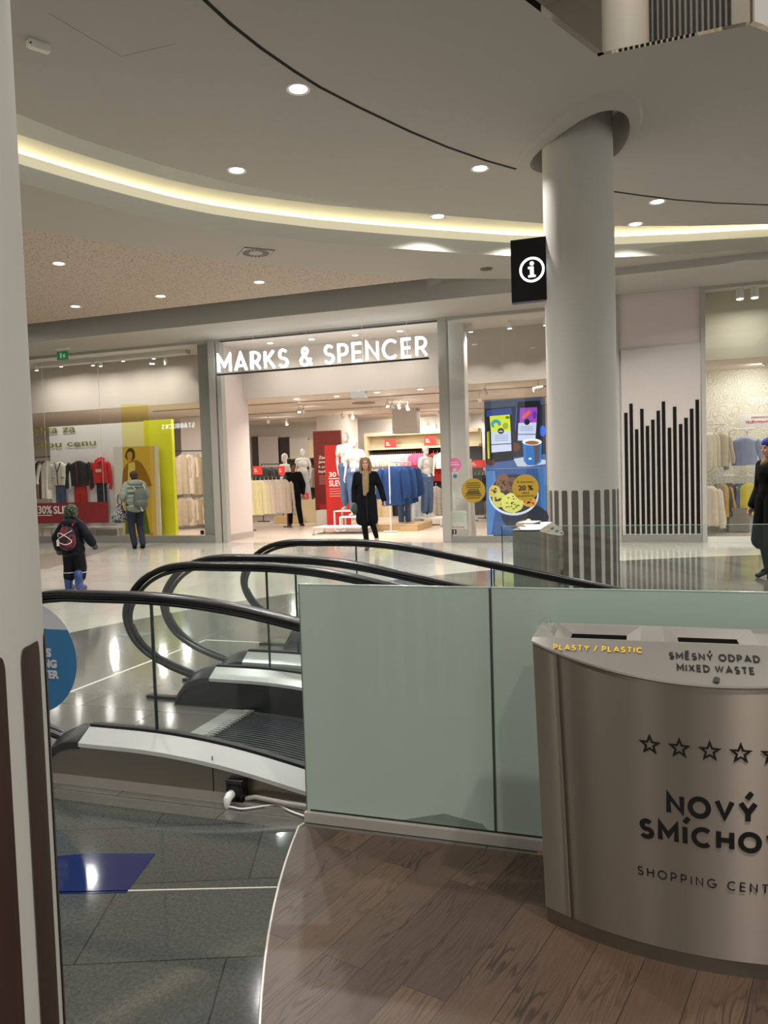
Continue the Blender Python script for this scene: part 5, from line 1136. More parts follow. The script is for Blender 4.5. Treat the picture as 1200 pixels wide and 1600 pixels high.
# ------------- woman walking out of the entrance
def place(o, px, py, ht=None):
    p = gd(px, py); o.location = (p.x, p.y, 0)
w = thing('person', 'woman in long black coat and tan scarf walking out of the shop entrance', 'person', (-5.14, 14.30, 0), R_(14)); SC = 1.045; w.scale = (SC,) * 3
Jw = J_(shL=(-.17, 0, 1.42), elL=(-.235, .06, 1.15), haL=(-.235, -.02, .92), shR=(.17, 0, 1.42), elR=(.27, .03, 1.17), haR=(.335, -.04, .93),
        knL=(-.05, -.09, .50), anL=(-.01, -.05, .09), toL=(-.015, -.2, .03), hiR=(.08, 0, .92), knR=(.10, -.02, .50), anR=(.14, .30, .22), toR=(.15, .22, .09), head=(.0, -.02, 1.63))
TW = (R_(3), 0, R_(4))
body_blob(Jw, head_tilt=TW, curl=.7).build('body', 'skin', w, .008, 3)
face_bits(w, Jw, TW)
hb = Blob(); H = Jw['head']; hb.ell(H + Vector((0, .022, .045)), (.088, .10, .088))
for s in (-1, 1): hb.chain([H + Vector((s * .055, -.035, .085)), H + Vector((s * .085, -.005, .0)), H + Vector((s * .092, .0, -.09)), H + Vector((s * .085, -.02, -.17))], [.035, .03, .032, .022])
hb.chain([H + Vector((0, .06, .0)), H + Vector((0, .065, -.15))], [.075, .07]); hb.build('hair', mat('hair_blond', '#82694c', .6, noise=.3, nscale=12, stretch=(8, 8, 1)), w, .009, 2)
ct = Blob(); sleeves(ct, Jw, .072, .062, .052)
ct.ell((0, 0, 1.32), (.20, .155, .17)); ct.ell((0, .01, 1.12), (.18, .145, .26)); ct.ell((0, .01, .88), (.185, .14, .28))
for s in (-1, 1): ct.cap((s * .09, -.02, 1.0), (s * .115, -.02, .56), .10, .10); ct.cap((s * .09, .05, 1.0), (s * .105, .06, .58), .10, .095)
ct.cap((0, .01, 1.0), (0, .02, .57), .13, .13); coat = ct.build('coat', mat('coat_black', '#0d0e14', .8, spec=.12, bump=.2, bscale=14), w, .011, 3)
MB().tube([(.012, -.148, 1.20), (.014, -.158, .95), (.016, -.145, .55)], .006, 6).build('front_seam', 'dark', coat)
sc_b = Blob(); sc_b.chain([(-.07, -.02, 1.455), (0, -.075, 1.44), (.07, -.02, 1.455), (0, .06, 1.46), (-.07, -.02, 1.455)], [.042] * 5); sc_b.chain([(-.012, -.10, 1.43), (-.012, -.150, 1.25), (-.012, -.15, 1.06)], [.048, .045, .035]); sc_b.chain([(.03, -.10, 1.43), (.03, -.145, 1.28), (.03, -.15, 1.12)], [.042, .04, .032])
sc_b.build('scarf', mat('scarf_tan', '#8a7355', .9, noise=.3, nscale=14, bump=.3, bscale=40), w, .010, 2)
lg = Blob(); legs(lg, Jw, [.088, .062, .046], .96); lg.build('leggings', mat('black_cloth', '#0c0c0d', .8, spec=.12), w, .010, 2)
sb = Blob(); shoe(sb, Jw['anL'], Jw['toL']); shoe(sb, Jw['anR'] + Vector((0, .02, 0)), Jw['toR'] + Vector((0, .02, 0))); sb.build('boots', mat('boot_brown', '#4a2c22', .5), w, .009, 2)
hx = w.matrix_basis
bp = Vector(w.location) + Matrix.Rotation(R_(14), 3, 'Z') @ ((Jw['haL'] + Vector((.01, -.03, -.12))) * SC)
hb2 = MB(); hb2.tube([(0, 0, .10), (.01, 0, .05), (0, -.01, -.04), (.01, -.02, -.12)], [.03, .06, .075, .035], 14, flat=(.8, 1.0)); o = hb2.build('knit_hat', mat('hat_green', '#3d423a', .9, bump=.3, bscale=40), None, smooth=True, ang=90); o.location = bp; tag(o, 'dark grey-green knitted hat held by the woman in the black coat', 'hat')

# ------------- woman from behind at the window with backpack and shopping bag
w = thing('person', 'person in grey-green padded jacket seen from behind at the left shop window', 'person', (-10.66, 14.45, 0), R_(228)); SC = 1.0; w.scale = (SC,) * 3
Jb = J_(elR=(.27, .04, 1.16), haR=(.20, -.16, 1.12), elL=(-.25, -.02, 1.18), haL=(-.20, -.22, 1.20), knL=(-.085, -.05, .50), anL=(-.10, .12, .10), toL=(-.10, -.03, .03), knR=(.10, -.04, .5), anR=(.06, .02, .09), toR=(.05, -.13, .03), head=(0, -.05, 1.61))
TB = (R_(14), 0, R_(-20)); body_blob(Jb, head_tilt=TB, curl=1.0).build('body', 'skin', w, .009, 3); face_bits(w, Jb, TB)
hb = Blob(); H = Jb['head']; hb.ell(H + Vector((0, .025, .035)), (.094, .105, .095)); hb.ell(H + Vector((0, .06, -.03)), (.075, .06, .07)); hb.build('hair', mat('hair_auburn', '#2a1214', .7), w, .009, 2)
ct = Blob(); sleeves(ct, Jb, .095, .088, .065); ct.ell((0, .01, 1.30), (.225, .16, .18)); ct.ell((0, .02, 1.08), (.225, .17, .22)); ct.ell((0, .02, .90), (.215, .165, .10))
for z in (1.38, 1.27, 1.16, 1.05, .94): ct.ell((0, .015, z), (.232, .178, .062))
for q, s in (('L', -1), ('R', 1)):
    for t in (.2, .5, .8): ct.ell(Jb['sh' + q].lerp(Jb['el' + q], t), .100); ct.ell(Jb['el' + q].lerp(Jb['ha' + q], t * .8), .085)
ct.build('padded_jacket', mat('jacket_sage', '#727a6c', .55, noise=.12, nscale=8), w, .011, 2)
hd = Blob(); hd.ell((0, .10, 1.46), (.155, .10, .085)); hd.cap((-.12, .03, 1.46), (.12, .03, 1.46), .07); hd.build('hood', 'jacket_sage', w, .011, 2)
lg = Blob(); legs(lg, Jb, [.10, .078, .064], .97, .13); lg.build('trousers', mat('navy_jeans', '#141a2c', .85, noise=.2, nscale=10), w, .010, 2)
sb = Blob(); shoe(sb, Jb['anL'], Jb['toL'], .046); shoe(sb, Jb['anR'], Jb['toR'], .046); sb.build('shoes', 'black_cloth', w, .009, 2)
Rz = Matrix.Rotation(R_(228), 3, 'Z'); L0 = Vector(w.location)
bpk = thing('backpack', 'dark grey-green backpack on the back of the person at the left window', 'backpack', L0 + Rz @ Vector((-.06, .27, 1.12)), R_(228))
b = Blob(); b.ell((0, 0, 0), (.15, .10, .24)); b.ell((0, .02, -.12), (.155, .11, .14)); b.build('pack', mat('pack_grey', '#4b5149', .7, noise=.15, nscale=8), bpk, .010, 2)
b = Blob(); b.ell((0, .10, -.12), (.11, .05, .10)); b.build('pocket', 'pack_grey', bpk, .010, 2)
MB().tube([(-.10, .0, .20), (-.11, -.08, .24), (-.10, -.16, .30)], .022, 8, flat=(1, .4)).tube([(.10, .0, .20), (.12, -.08, .24), (.12, -.16, .30)], .022, 8, flat=(1, .4)).build('strap', mat('strap_light', '#b9bab0', .7), bpk, smooth=True)
MB().tube([(-.06, .12, -.17), (.04, .125, -.17), (-.01, .12, -.28)], .010, 6).build('drawcord', 'white_plastic', bpk)
bg = thing('shopping_bag', 'patterned navy and white shopping bag hanging from the arm of the person at the window', 'bag', L0 + Rz @ Vector((.30, -.20, .76)), R_(228))
b = Blob(); b.ell((0, 0, -.02), (.17, .11, .17)); b.ell((0, 0, .12), (.09, .06, .14)); b.ell((.08, .0, -.08), (.13, .1, .10)); b.ell((-.08, 0, -.04), (.12, .1, .14)); b.build('cloth', camo_mat('bag_pattern', ['#1c2238', '#8e8d88', '#23293f', '#a5a29a'], 16), bg, .010, 2)
MB().tube([(-.03, 0, .2), (-.06, .0, .34), (-.03, 0, .44), (.02, 0, .45), (.04, 0, .34), (.03, 0, .2)], .012, 8).build('handle', mat('bag_navy', '#22283c', .8), bg, smooth=True); MB().box(-.06, .03, -.1, -.09, .10, .26).build('label_tag', 'white_plastic', bg)

# ------------- child in snowsuit walking away
w = thing('person', 'small child in dark snowsuit and camouflage hat walking away, blue boots', 'person', (-7.54, 8.78, 0), R_(188)); SC = .70; w.scale = (SC,) * 3
Jc = J_(head=(0, -.01, 1.56), neck=(0, .01, 1.38), shL=(-.17, 0, 1.30), shR=(.17, 0, 1.30), chest=(0, 0, 1.18), waist=(0, 0, 1.0), pelvis=(0, 0, .82), hiL=(-.095, 0, .80), hiR=(.095, 0, .80),
        elL=(-.33, .02, 1.10), haL=(-.36, -.12, .92), elR=(.32, .05, 1.06), haR=(.36, -.06, .84), knL=(-.12, -.05, .45), anL=(-.13, .06, .10), toL=(-.14, -.09, .035), knR=(.12, -.03, .45), anR=(.14, .0, .09), toR=(.16, -.14, .035))
TC = (R_(4), 0, R_(-14)); body_blob(Jc, head_tilt=TC, slim=1.1, female=False, curl=.9).build('body', 'skin', w, .011, 3); face_bits(w, Jc, TC)
hb = Blob(); H = Jc['head']; hb.ell(H + Vector((0, .018, .04)), (.135, .142, .135)); hb.cap(H + Vector((-.09, .06, -.055)), H + Vector((.09, .06, -.055)), .07); hb.build('camouflage_hat', camo_mat('camo', ['#20261c', '#46523a', '#171a14', '#6f7a5a'], 11), w, .012, 2)
ct = Blob(); sleeves(ct, Jc, .105, .10, .085, .9); ct.ell((0, .01, 1.18), (.245, .18, .20)); ct.ell((0, .02, .95), (.25, .19, .22)); ct.cap((-.11, .01, .82), (.11, .01, .82), .145); ct.ell((0, .02, .74), (.235, .18, .08)); ct.build('jacket', mat('snow_jacket', '#16181f', .6, spec=.12, noise=.2, nscale=8, bump=.25, bscale=12), w, .013, 2)
hd = Blob(); hd.ell((0, .11, 1.36), (.17, .09, .10)); hd.cap((-.14, .03, 1.37), (.14, .03, 1.37), .075); hd.build('hood', mat('snow_hood', '#23262e', .6, spec=.12), w, .013, 2)
for q, s in (('L', -1), ('R', 1)):
    gl = Blob(); e = Jc['ha' + q]; d = (e - Jc['el' + q]).normalized(); gl.cap(e - d * .02, e + d * .10, .065, .06); gl.cap(e + d * .02, e + d * .06 + Vector((-s * .06, -.03, 0)), .03, .025); gl.build('mitten', mat('mitten', '#3a3c42', .8), w, .012, 2)
lg = Blob(); legs(lg, Jc, [.13, .115, .112], .50, .145); lg.build('snow_trousers', mat('snow_trousers', '#14161c', .6, spec=.12, bump=.2, bscale=12), w, .012, 2)
for q in 'LR':
    bt = Blob(); an = Jc['an' + q]; bt.cap(an + Vector((0, 0, .24)), an, .088, .078); bt.cap(an - Vector((0, -.02, .04)), Jc['to' + q] + Vector((0, 0, .015)), .065, .062); bo = bt.build('boot', camo_mat('boot_blue', ['#2a4676', '#24407a', '#30558c', '#8c3a4a'], 9, .5), w, .011, 2)
    sl_ = Blob(); sl_.cap(an - Vector((0, -.03, .075)), Jc['to' + q] - Vector((0, 0, .02)), .05, .05); sl_.ell(Jc['to' + q] + Vector((0, -.02, -.005)), (.06, .06, .03)); sl_.build('sole', mat('boot_red', '#8e2630', .5), w, .011, 2)
    kz = Jc['kn' + q].lerp(Jc['an' + q], .25); MB().rings([[(kz.x + .118 * math.cos(t * PI / 8), kz.y + .118 * math.sin(t * PI / 8), kz.z + dz_) for t in range(16)] for dz_ in (-.008, .008)], cap=False).build('reflective_band', mat('reflect', '#c4c6c8', .3), w, smooth=True)
Rz = Matrix.Rotation(R_(188), 3, 'Z'); bpk = thing('backpack', 'small dark red and black backpack with pale cords on the child', 'backpack', Vector(w.location) + Rz @ Vector((-.02, .22, 1.08)) * SC, R_(188)); bpk.scale = (SC,) * 3
b = Blob(); b.ell((0, 0, 0), (.19, .10, .24)); b.ell((0, .01, -.1), (.19, .11, .16)); b.build('pack', camo_mat('pack_red', ['#191b22', '#2a1d24', '#7c2229', '#1a2236'], 6), bpk, .012, 2)
MB().tube(catmull([Vector(p) for p in ((-.15, .06, .14), (.05, .125, .02), (.16, .08, -.06), (-.04, .13, -.13), (-.15, .09, -.06), (.08, .125, .10), (.15, .07, .02))]), .007, 6).build('cord', 'white_metal', bpk, smooth=True); MB().box(.11, .16, .10, .11, -.16, -.04).build('tag', 'white_plastic', bpk)
for s in (-1, 1): MB().tube([(s * .10, -.02, .22), (s * .12, -.12, .30), (s * .12, -.22, .26)], .025, 8, flat=(1, .4)).build('strap', mat('strap_red', '#8c222a', .7), bpk, smooth=True)

# ------------- person in black inside the shop
w = thing('person', 'person all in black standing by the cream clothes rack inside the shop', 'person', (-9.93, 21.15, 0), R_(25)); SC = 1.10; w.scale = (SC,) * 3
Js = J_(elL=(-.27, .0, 1.14), haL=(-.20, -.18, 1.05), elR=(.27, .06, 1.13), haR=(.25, .02, .88), knL=(-.11, -.02, .5), anL=(-.13, .02, .09), toL=(-.15, -.13, .03), knR=(.12, -.01, .5), anR=(.17, .03, .09), toR=(.22, -.11, .03))
TS = (0, 0, R_(30)); body_blob(Js, head_tilt=TS, female=False, slim=1.08, curl=.8).build('body', mat('skin_brown', '#6a4632', .5), w, .010, 3); face_bits(w, Js, TS, lip='#6a3a34')
hb = Blob(); H = Js['head']; hb.ell(H + Vector((0, .02, .045)), (.088, .10, .085)); hb.build('hair', mat('hair_black', '#0b0a0a', .7), w, .010, 2)
ct = Blob(); sleeves(ct, Js, .085, .07, .055); ct.ell((0, .01, 1.30), (.215, .145, .18)); ct.ell((0, .01, 1.08), (.20, .15, .24)); ct.ell((0, .01, .90), (.195, .145, .14)); ct.build('jacket', mat('jacket_black', '#0b0b0c', .75, spec=.12), w, .012, 2)
lg = Blob(); legs(lg, Js, [.105, .08, .068], .97, .13); lg.build('trousers', 'black_cloth', w, .011, 2); sb = Blob(); shoe(sb, Js['anL'], Js['toL'], .046); shoe(sb, Js['anR'], Js['toR'], .046); sb.build('shoes', mat('shoe_dark', '#191415', .4), w, .010, 2)

# ------------- woman in long black coat at the right edge
w = thing('person', 'person in long black coat, heeled boots and blue hat walking at the right edge', 'person', (1.60, 10.95, 0), R_(-62)); SC = 1.03; w.scale = (SC,) * 3
Jr = J_(knL=(-.06, -.08, .5), anL=(-.05, -.02, .12), toL=(-.05, -.16, .035), knR=(.06, -.02, .5), anR=(.07, .12, .13), toR=(.07, -.02, .035), elL=(-.25, .02, 1.12), haL=(-.24, -.10, .90), elR=(.25, .02, 1.12), haR=(.24, -.1, .9), head=(0, -.03, 1.62))
TR = (R_(4), 0, 0); body_blob(Jr, head_tilt=TR).build('body', 'skin', w, .010, 3); face_bits(w, Jr, TR)
hb = Blob(); H = Jr['head']; hb.chain([H + Vector((0, .06, .0)), H + Vector((0, .06, -.16))], [.085, .07]); hb.build('hair', 'hair_black', w, .010, 2)
ht = Blob(); ht.ell(H + Vector((0, .02, .065)), (.10, .112, .085)); ht.build('hat', mat('hat_blue', '#2a3a8a', .9, bump=.3, bscale=40), w, .010, 2)
ct = Blob(); sleeves(ct, Jr, .085, .072, .06); ct.ell((0, 0, 1.31), (.205, .17, .19)); ct.ell((0, .01, 1.08), (.19, .155, .26))
for s in (-1, 1): ct.cap((s * .085, -.02, 1.0), (s * .12, -.05, .47), .115, .13); ct.cap((s * .085, .04, 1.0), (s * .12, .10, .47), .11, .13)
ct.build('coat', mat('coat_jet', '#08080a', .85, spec=.12), w, .012, 3)
fc = Blob(); fc.chain([(-.10, -.01, 1.47), (0, -.09, 1.43), (.10, -.01, 1.47), (0, .09, 1.50), (-.10, -.01, 1.47)], [.05] * 5); fc.build('fur_collar', mat('fur', '#6b553c', .95, noise=.4, nscale=30, bump=.6, bscale=60), w, .010, 1)
lg = Blob(); legs(lg, Jr, [.09, .06, .045], .96); lg.build('tights', mat('tights', '#14161f', .7, spec=.12), w, .011, 2)
for q in 'LR':
    bt = Blob(); an, to = Jr['an' + q], Jr['to' + q]; bt.cap(an + Vector((0, 0, .07)), an, .052, .05); bt.cap(an - Vector((0, 0, .03)), to, .045, .036); bo = bt.build('boot', mat('boot_black', '#0a0a0b', .35), w, .009, 2)
    MB().box(an.x - .028, an.x + .028, an.y + .005, an.y + .06, .0, an.z - .02).build('heel', 'boot_black', bo)

# =================================================================== MANNEQUINS
def mannequin(label, foot, height, rz, bottom='denim', pose=0, legs_=True, top=True):
    m_ = thing('mannequin', label, 'mannequin', foot, rz, 'shop mannequins'); s = height / 1.75; m_.scale = (s, s, s)
    J = [J_(elL=(-.22, .06, 1.14), haL=(-.20, .0, .90), elR=(.22, .06, 1.14), haR=(.20, .0, .90), knL=(-.07, -.02, .5), anL=(-.07, .02, .09), knR=(.10, -.05, .5), anR=(.12, -.03, .09), toR=(.15, -.17, .03)),
         J_(elL=(-.23, .02, 1.14), haL=(-.24, -.05, .88), elR=(.24, .05, 1.14), haR=(.22, .06, .9), anR=(.12, .04, .09), toR=(.16, -.1, .03))][pose]
    key = ('mq', pose)
    if key not in PROTO: PROTO[key] = body_blob(J, .95, True, .35, True, (0, 0, 0), False).build('body', 'mannequin', m_, .010, 4)
    else: c = PROTO[key].copy(); COL.objects.link(c); c.parent = m_
    if top:
        if ('mt', pose) not in PROTO:
            t = Blob(); t.ell((0, -.005, 1.31), (.155, .115, .13)); t.ell((0, 0, 1.12), (.135, .115, .16)); t.cap(J['shL'], (0, 0, 1.42), .062, .07); t.cap(J['shR'], (0, 0, 1.42), .062, .07)
            for q in 'LR': t.chain([J['sh' + q], J['sh' + q].lerp(J['el' + q], .55)], [.062, .058])
            t.ell((0, 0, 1.0), (.15, .125, .06)); PROTO[('mt', pose)] = t.build('white_top', mat('tee_white', '#d2cec9', .8), m_, .010, 2)
        else: c = PROTO[('mt', pose)].copy(); COL.objects.link(c); c.parent = m_
    if bottom:
        k2 = ('mb', pose, bottom)
        if k2 not in PROTO:
            b = Blob()
            if bottom == 'skirt':
                b.cap((-.05, 0, 1.0), (.05, 0, 1.0), .12); 
                for sx in (-1, 1): b.cap((sx * .06, 0, .95), (sx * .13, -.03, .16), .11, .12); b.cap((sx * .05, .03, .95), (sx * .10, .09, .16), .10, .10)
                mt_ = mat('skirt_grey', '#a9acb2', .85, noise=.15, nscale=6, stretch=(8, 8, 1))
            else:
                legs(b, J, [.105, .09, .082], .80, .125); mt_ = bottom
            PROTO[k2] = b.build('skirt' if bottom == 'skirt' else 'jeans', mt_, m_, .010, 2)
        else: c = PROTO[k2].copy(); COL.objects.link(c); c.parent = m_
    return m_
def platform(label, px0, px1, py, Y, z, dep, m_='white_metal', frame=True, name='display_platform'):
    a, b = at(px0, py, Y).x, at(px1, py, Y).x; t = thing(name, label, 'platform', ((a + b) / 2, Y + dep / 2, 0))
    if frame:
        MB().box(a, b, Y, Y + dep, z - .03, z).build('top_board', m_, t, True)
        for x in (a, b - .04):
            for y in (Y, Y + dep - .04): MB().box(x, x + .04, y, y + .04, .03, z - .03).build('leg', m_, t, True)
        MB().box(a, b, Y, Y + .03, 0, .03).box(a, b, Y + dep - .03, Y + dep, 0, .03).box(a, a + .03, Y, Y + dep, 0, .03).box(b - .03, b, Y, Y + dep, 0, .03).build('base_frame', m_, t, True)
    else:
        MB().box(a, b, Y, Y + dep, 0, z).build('block', m_, t, True); MB().box(a - .004, b + .004, Y - .004, Y + dep, z, z + .012).build('top_board', m_, t, True)
    return t
mq = lambda px, py, Y: at(px, py, Y)
p1, p2, p3, p4, p5 = mq(544, 797, 19.3), mq(560, 806, 18.9), mq(668, 808, 20.7), mq(481, 782, 23.6), mq(447, 782, 22.6)
z1, z2, z3, z4 = p1.z, p2.z, p3.z, p4.z
platform('taller open white frame platform under the left of the two central mannequins', 521, 566, 800, 19.0, z1, .6)
platform('lower open white frame platform under the right of the two central mannequins', 530, 582, 810, 18.55, z2, .42)
platform('lowest wide white frame platform in front inside the entrance', 488, 571, 828, 17.75, .20, .75)
platform('white frame platform under the mannequin by the door post', 646, 690, 812, 20.3, z3, .8)
platform('low pale wooden platform under the blue coats', 583, 652, 826, 18.9, .16, 1.5, 'wood_pale', False)
platform('white block plinth in front of the red panel', 494, 523, 810, 21.2, at(505, 798, 21.2).z, .5, 'white_paint', False, 'display_plinth')
platform('cream block plinth with a small red sign, behind the person in black', 469, 493, 810, 22.6, at(480, 782, 22.6).z, .45, 'cream_board', False, 'display_plinth')
platform('low pale wooden box behind the cream clothes rack', 428, 464, 815, 22.2, .22, .5, 'wood_pale', False, 'display_plinth')
mannequin('taller white mannequin in white top and jeans, left of the central pair', (p1.x, 19.3, z1), at(543, 675, 19.3).z - z1, R_(10), 'denim', 0)
mannequin('white mannequin in white top and jeans, front right of the central pair', (p2.x, 18.78, z2), at(558, 683, 18.9).z - z2, R_(-8), 'denim', 1)
mannequin('white mannequin in white top and jeans beside the door post', (p3.x, 20.7, z3), at(666, 696, 20.7).z - z3, R_(60), 'denim', 1)
mannequin('white mannequin in pale grey skirt beyond the person in black', (p4.x, 23.3, .45), at(481, 701, 23.3).z - .45, R_(20), 'skirt', 0)
mannequin('white mannequin half hidden behind the cream clothes rack', (p5.x, 22.6, .02), at(447, 709, 22.6).z, R_(-30), None, 0)
tag(MB().box(p4.x - .35, p4.x + .35, 23.05, 23.6, 0, .45).build('display_plinth', 'white_paint'), 'white plinth under the mannequin in the pale grey skirt', 'platform')

# =================================================================== SHOP INTERIOR
# clothes racks
c0, c1_ = gd(407, 830), gd(447, 823)
ra = Vector((-10.75, 19.3, 0)); rb = Vector((-9.95, 20.75, 0)); hz_ = at(425, 744, 20.0).z
ra = Vector((at(392, 800, 19.4).x, 19.4, 0)); rb = Vector((at(449, 800, 20.6).x, 20.6, 0))
rack('dark clothes rack with cream garments at the left inside the entrance', ra, rb, hz_, mat('rack_dark', '#4c463f', .4, metal=.4), .2)
rail_row('blouse', 'blouse', ra + Vector((0, 0, hz_)), rb + Vector((0, 0, hz_)), ['#d8cfa0', '#d3c894', '#dcd4ae', '#cfc5a2', '#c9bda8', '#bdb0a0', '#c4b7a6', '#b9ab9b', '#b5a898'], R_(62),
         {'#d8cfa0': 'first cream blouse at the left end of the cream clothes rack', '#d3c894': 'second cream-yellow blouse on the cream clothes rack', '#dcd4ae': 'third pale cream blouse on the cream clothes rack', '#cfc5a2': 'fourth blouse on the cream clothes rack, cream turning beige', '#c9bda8': 'middle beige blouse on the cream clothes rack', '#bdb0a0': 'sixth blouse from the left on the cream clothes rack, grey-beige', '#c4b7a6': 'seventh blouse from the left on the cream clothes rack, warm beige', '#b9ab9b': 'second-last beige blouse on the cream clothes rack', '#b5a898': 'last beige blouse, beside the person in black'}, 'blouses on the cream rack', h=.98, w=.24, sleeve=.75, spread=.05, d=.085)
def red_card(lb, px, py, Y, w=.30, h=.2, base=None):
    p = at(px, py, Y); t = thing('price_card', lb, 'sign', (p.x, Y, p.z)); hs = max(.02, p.z - h / 2 - base) if base is not None else .09; MB().box(-w / 2, w / 2, 0, .01, -h / 2, h / 2).build('card', 'red_tag', t)
    MB().box(-w * .38, -w * .12, -.002, 0, h * .02, h * .2).box(-w * .38, -w * .02, -.002, 0, -h * .2, -h * .06).build('card_print', mat('card_print', '#f0b8b0', .5), t); MB().cyl((0, .006, -h / 2 - hs), (0, .006, -h / 2), .008, .008, 6).build('stem', 'dark', t); return t
red_card('red price card on top of the cream clothes rack, left end', 402.5, 735, 19.6, .28, .24, hz_); red_card('red price card on top of the cream clothes rack near the person in black', 440, 735, 20.4, .2, .26, hz_)
red_card('small red price card standing on the cream plinth', 479, 775, 22.75, .16, .2, at(480, 782, 22.6).z); red_card('left red price card on the shelf over the pink garments', 610, 693.5, 25.25, .42, .3, at(630, 700, 25.2).z); red_card('right red price card on the shelf over the pink garments', 672, 688.5, 25.25, .42, .3, at(630, 700, 25.2).z)
# grey rack behind
ga, gb = Vector((at(413, 730, 23.4).x, 23.2, 0)), Vector((at(440, 730, 24.2).x, 24.2, 0)); gz = at(425, 725, 23.6).z
rack('dark clothes rack with charcoal garments standing behind the cream rack', ga, gb, gz, 'rack_dark')
rail_row('jumper', 'jumper', ga + Vector((0, 0, gz)), gb + Vector((0, 0, gz)), ['#3a3836', '#4a4744', '#34322f', '#55514d', '#3f3c39', '#2c2a28'], R_(50), 'charcoal jumper on the dark rack behind the cream clothes rack', 'charcoal jumpers on the dark rack', h=.62)
# back wall: panels, dark doorway, picture, shelf
YB2 = 26.45
def wallrect(nm, lb, cat, x0, x1, y0, y1, m_, Y=YB2, d=.06):
    a, b = at(x0, y1, Y), at(x1, y0, Y); o = MB().box(a.x, b.x, Y - d, Y, max(0.02, a.z), b.z).build(nm, m_); return tag(o, lb, cat)
wallrect('wall_niche', 'tall dark narrow niche in the back wall behind the cream rack', 'niche', 397, 404, 682, 760, mat('niche_dark', '#4d4640', .7))
wallrect('wall_panel', 'tall pale pink panel on the back wall behind the charcoal jumpers', 'wall panel', 407, 437, 681, 780, 'pinkwall')
wallrect('doorway', 'dark opening in the back wall right of the pale pink panel', 'doorway', 439, 453, 683, 780, mat('opening_dark', '#3b342f', .8))
pic_ = wallrect('framed_picture', 'pale tilted picture on the back wall above the yellow garments', 'picture', 454, 482, 683, 716, mat('picture_grey', '#cfc6bb', .6))
wallrect('wall_panel', 'beige shelving panel on the back wall right of the tilted picture', 'wall panel', 483, 494, 687, 716, 'cream_board')
wallrect('dark_shelf_back', 'dark shelving back panel behind the skirted mannequin', 'shelving', 445, 500, 718, 790, mat('shelf_dark', '#2b2725', .7), d=.05)
wallrect('shelf', 'long pale shelf board on the back wall above the dark shelving', 'shelf', 457, 496, 714.5, 717, 'cream_board', d=.4)
a, b = at(462, 727, 26.1), at(474, 727, 26.1); rail_row('cardigan', 'cardigan', a, b, ['#d3c68e', '#cabb80', '#d8cd9a', '#c8ba86'], R_(20), 'cream-yellow cardigan hung on the back wall left of the skirted mannequin', 'yellow cardigans on the back wall', h=.7, w=.19)
a, b = at(486, 727, 26.1), at(496, 727, 26.1); rail_row('cardigan', 'cardigan', a, b, ['#b5a894', '#9d9080', '#7d746a'], R_(20), 'beige cardigan hung on the back wall right of the skirted mannequin', 'beige cardigans on the back wall', h=.7, w=.19)
for x0_, x1_, sd in ((460, 476, 'left'), (484, 498, 'right')): q0, q1 = at(x0_, 727, 26.1), at(x1_, 727, 26.1); tag(MB().cyl((q0.x, 26.1, q0.z), (q1.x, 26.1, q1.z), .014, .014, 8).cyl((q0.x, 26.1, q0.z), (q0.x, 26.5, q0.z), .012, .012, 8).cyl((q1.x, 26.1, q1.z), (q1.x, 26.5, q1.z), .012, .012, 8).build('garment_rail', 'dark'), 'short dark garment rail on the back wall, %s of the skirted mannequin' % sd, 'rail')
p = at(495, 788, 23.2); tag(MB().box(p.x - .1, p.x + .15, 23.2, 23.3, 0, at(495, 778, 23.2).z).build('yellow_board', mat('board_yellow', '#d8c02a', .5)), 'small yellow board beside the red panel', 'board')
# column with red sale panels
a, b = at(496, 700, 23.4), at(545, 700, 23.4); tag(MB().box(a.x, b.x, 23.4, 24.3, 0, 3.46).build('shop_column', mat('shop_column', '#aca296', .7)), 'square grey shop column behind the dark red sale panel', 'column')
YR = 21.9
a, b = at(493, 795, YR), at(532, 672, YR); t = thing('sale_board', 'tall dark red sale panel with white lettering in front of the shop column', 'sale panel', ((a.x + b.x) / 2, YR, 0)); MB().box(a.x, b.x, YR, YR + .08, .02, b.z).build('board', 'red_dark', t, True)
for k, (wd_, y0, y1) in enumerate((('Zaví', 712, 717.5), ('jsme', 719.5, 725), ('k po', 727, 732.5), ('lepší', 734, 740))): ptext('lettering', wd_, 'text_white', 498, 510 if k < 3 else 511, y0, y1, YR - .004, t, .02)
for k in range(5): a, b = at(499, 744 + k * 3, YR), at(511, 744 + k * 3, YR); MB().box(a.x, b.x, YR - .004, YR, a.z - .008, a.z + .008).build('print_line', mat('print_rose', '#d8a8a0', .5), t, True)
a, b = at(500, 795, YR), at(511, 788, YR); MB().box(a.x, b.x, YR - .006, YR, a.z, b.z).build('red_patch', 'red_panel', t, True)
YR2 = 20.6
a, b = at(511, 815, YR2), at(536, 695, YR2); t = thing('sale_board', 'bright red 30 % sale panel behind the central mannequins', 'sale panel', ((a.x + b.x) / 2, YR2, 0)); MB().box(a.x, b.x + .15, YR2, YR2 + .06, .02, b.z).build('board', 'red_panel', t, True)
ptext('lettering', '30 %', 'text_white', 514, 537, 737, 745.5, YR2 - .004, t, .02); ptext('lettering', 'SLEVA', 'text_white', 514.5, 541, 750, 760, YR2 - .004, t, .02)
a, b = at(513.5, 748, YR2), at(537, 747, YR2); MB().box(a.x, b.x, YR2 - .004, YR2, a.z - .012, a.z + .012).build('underline', 'text_white', t, True)
for k in range(4): a, b = at(515, 764 + k * 3.8, YR2), at(537 - 3 * (k % 2), 764 + k * 3.8, YR2); MB().box(a.x, b.x, YR2 - .004, YR2, a.z - .01, a.z + .01).build('print_line', 'print_rose', t, True)
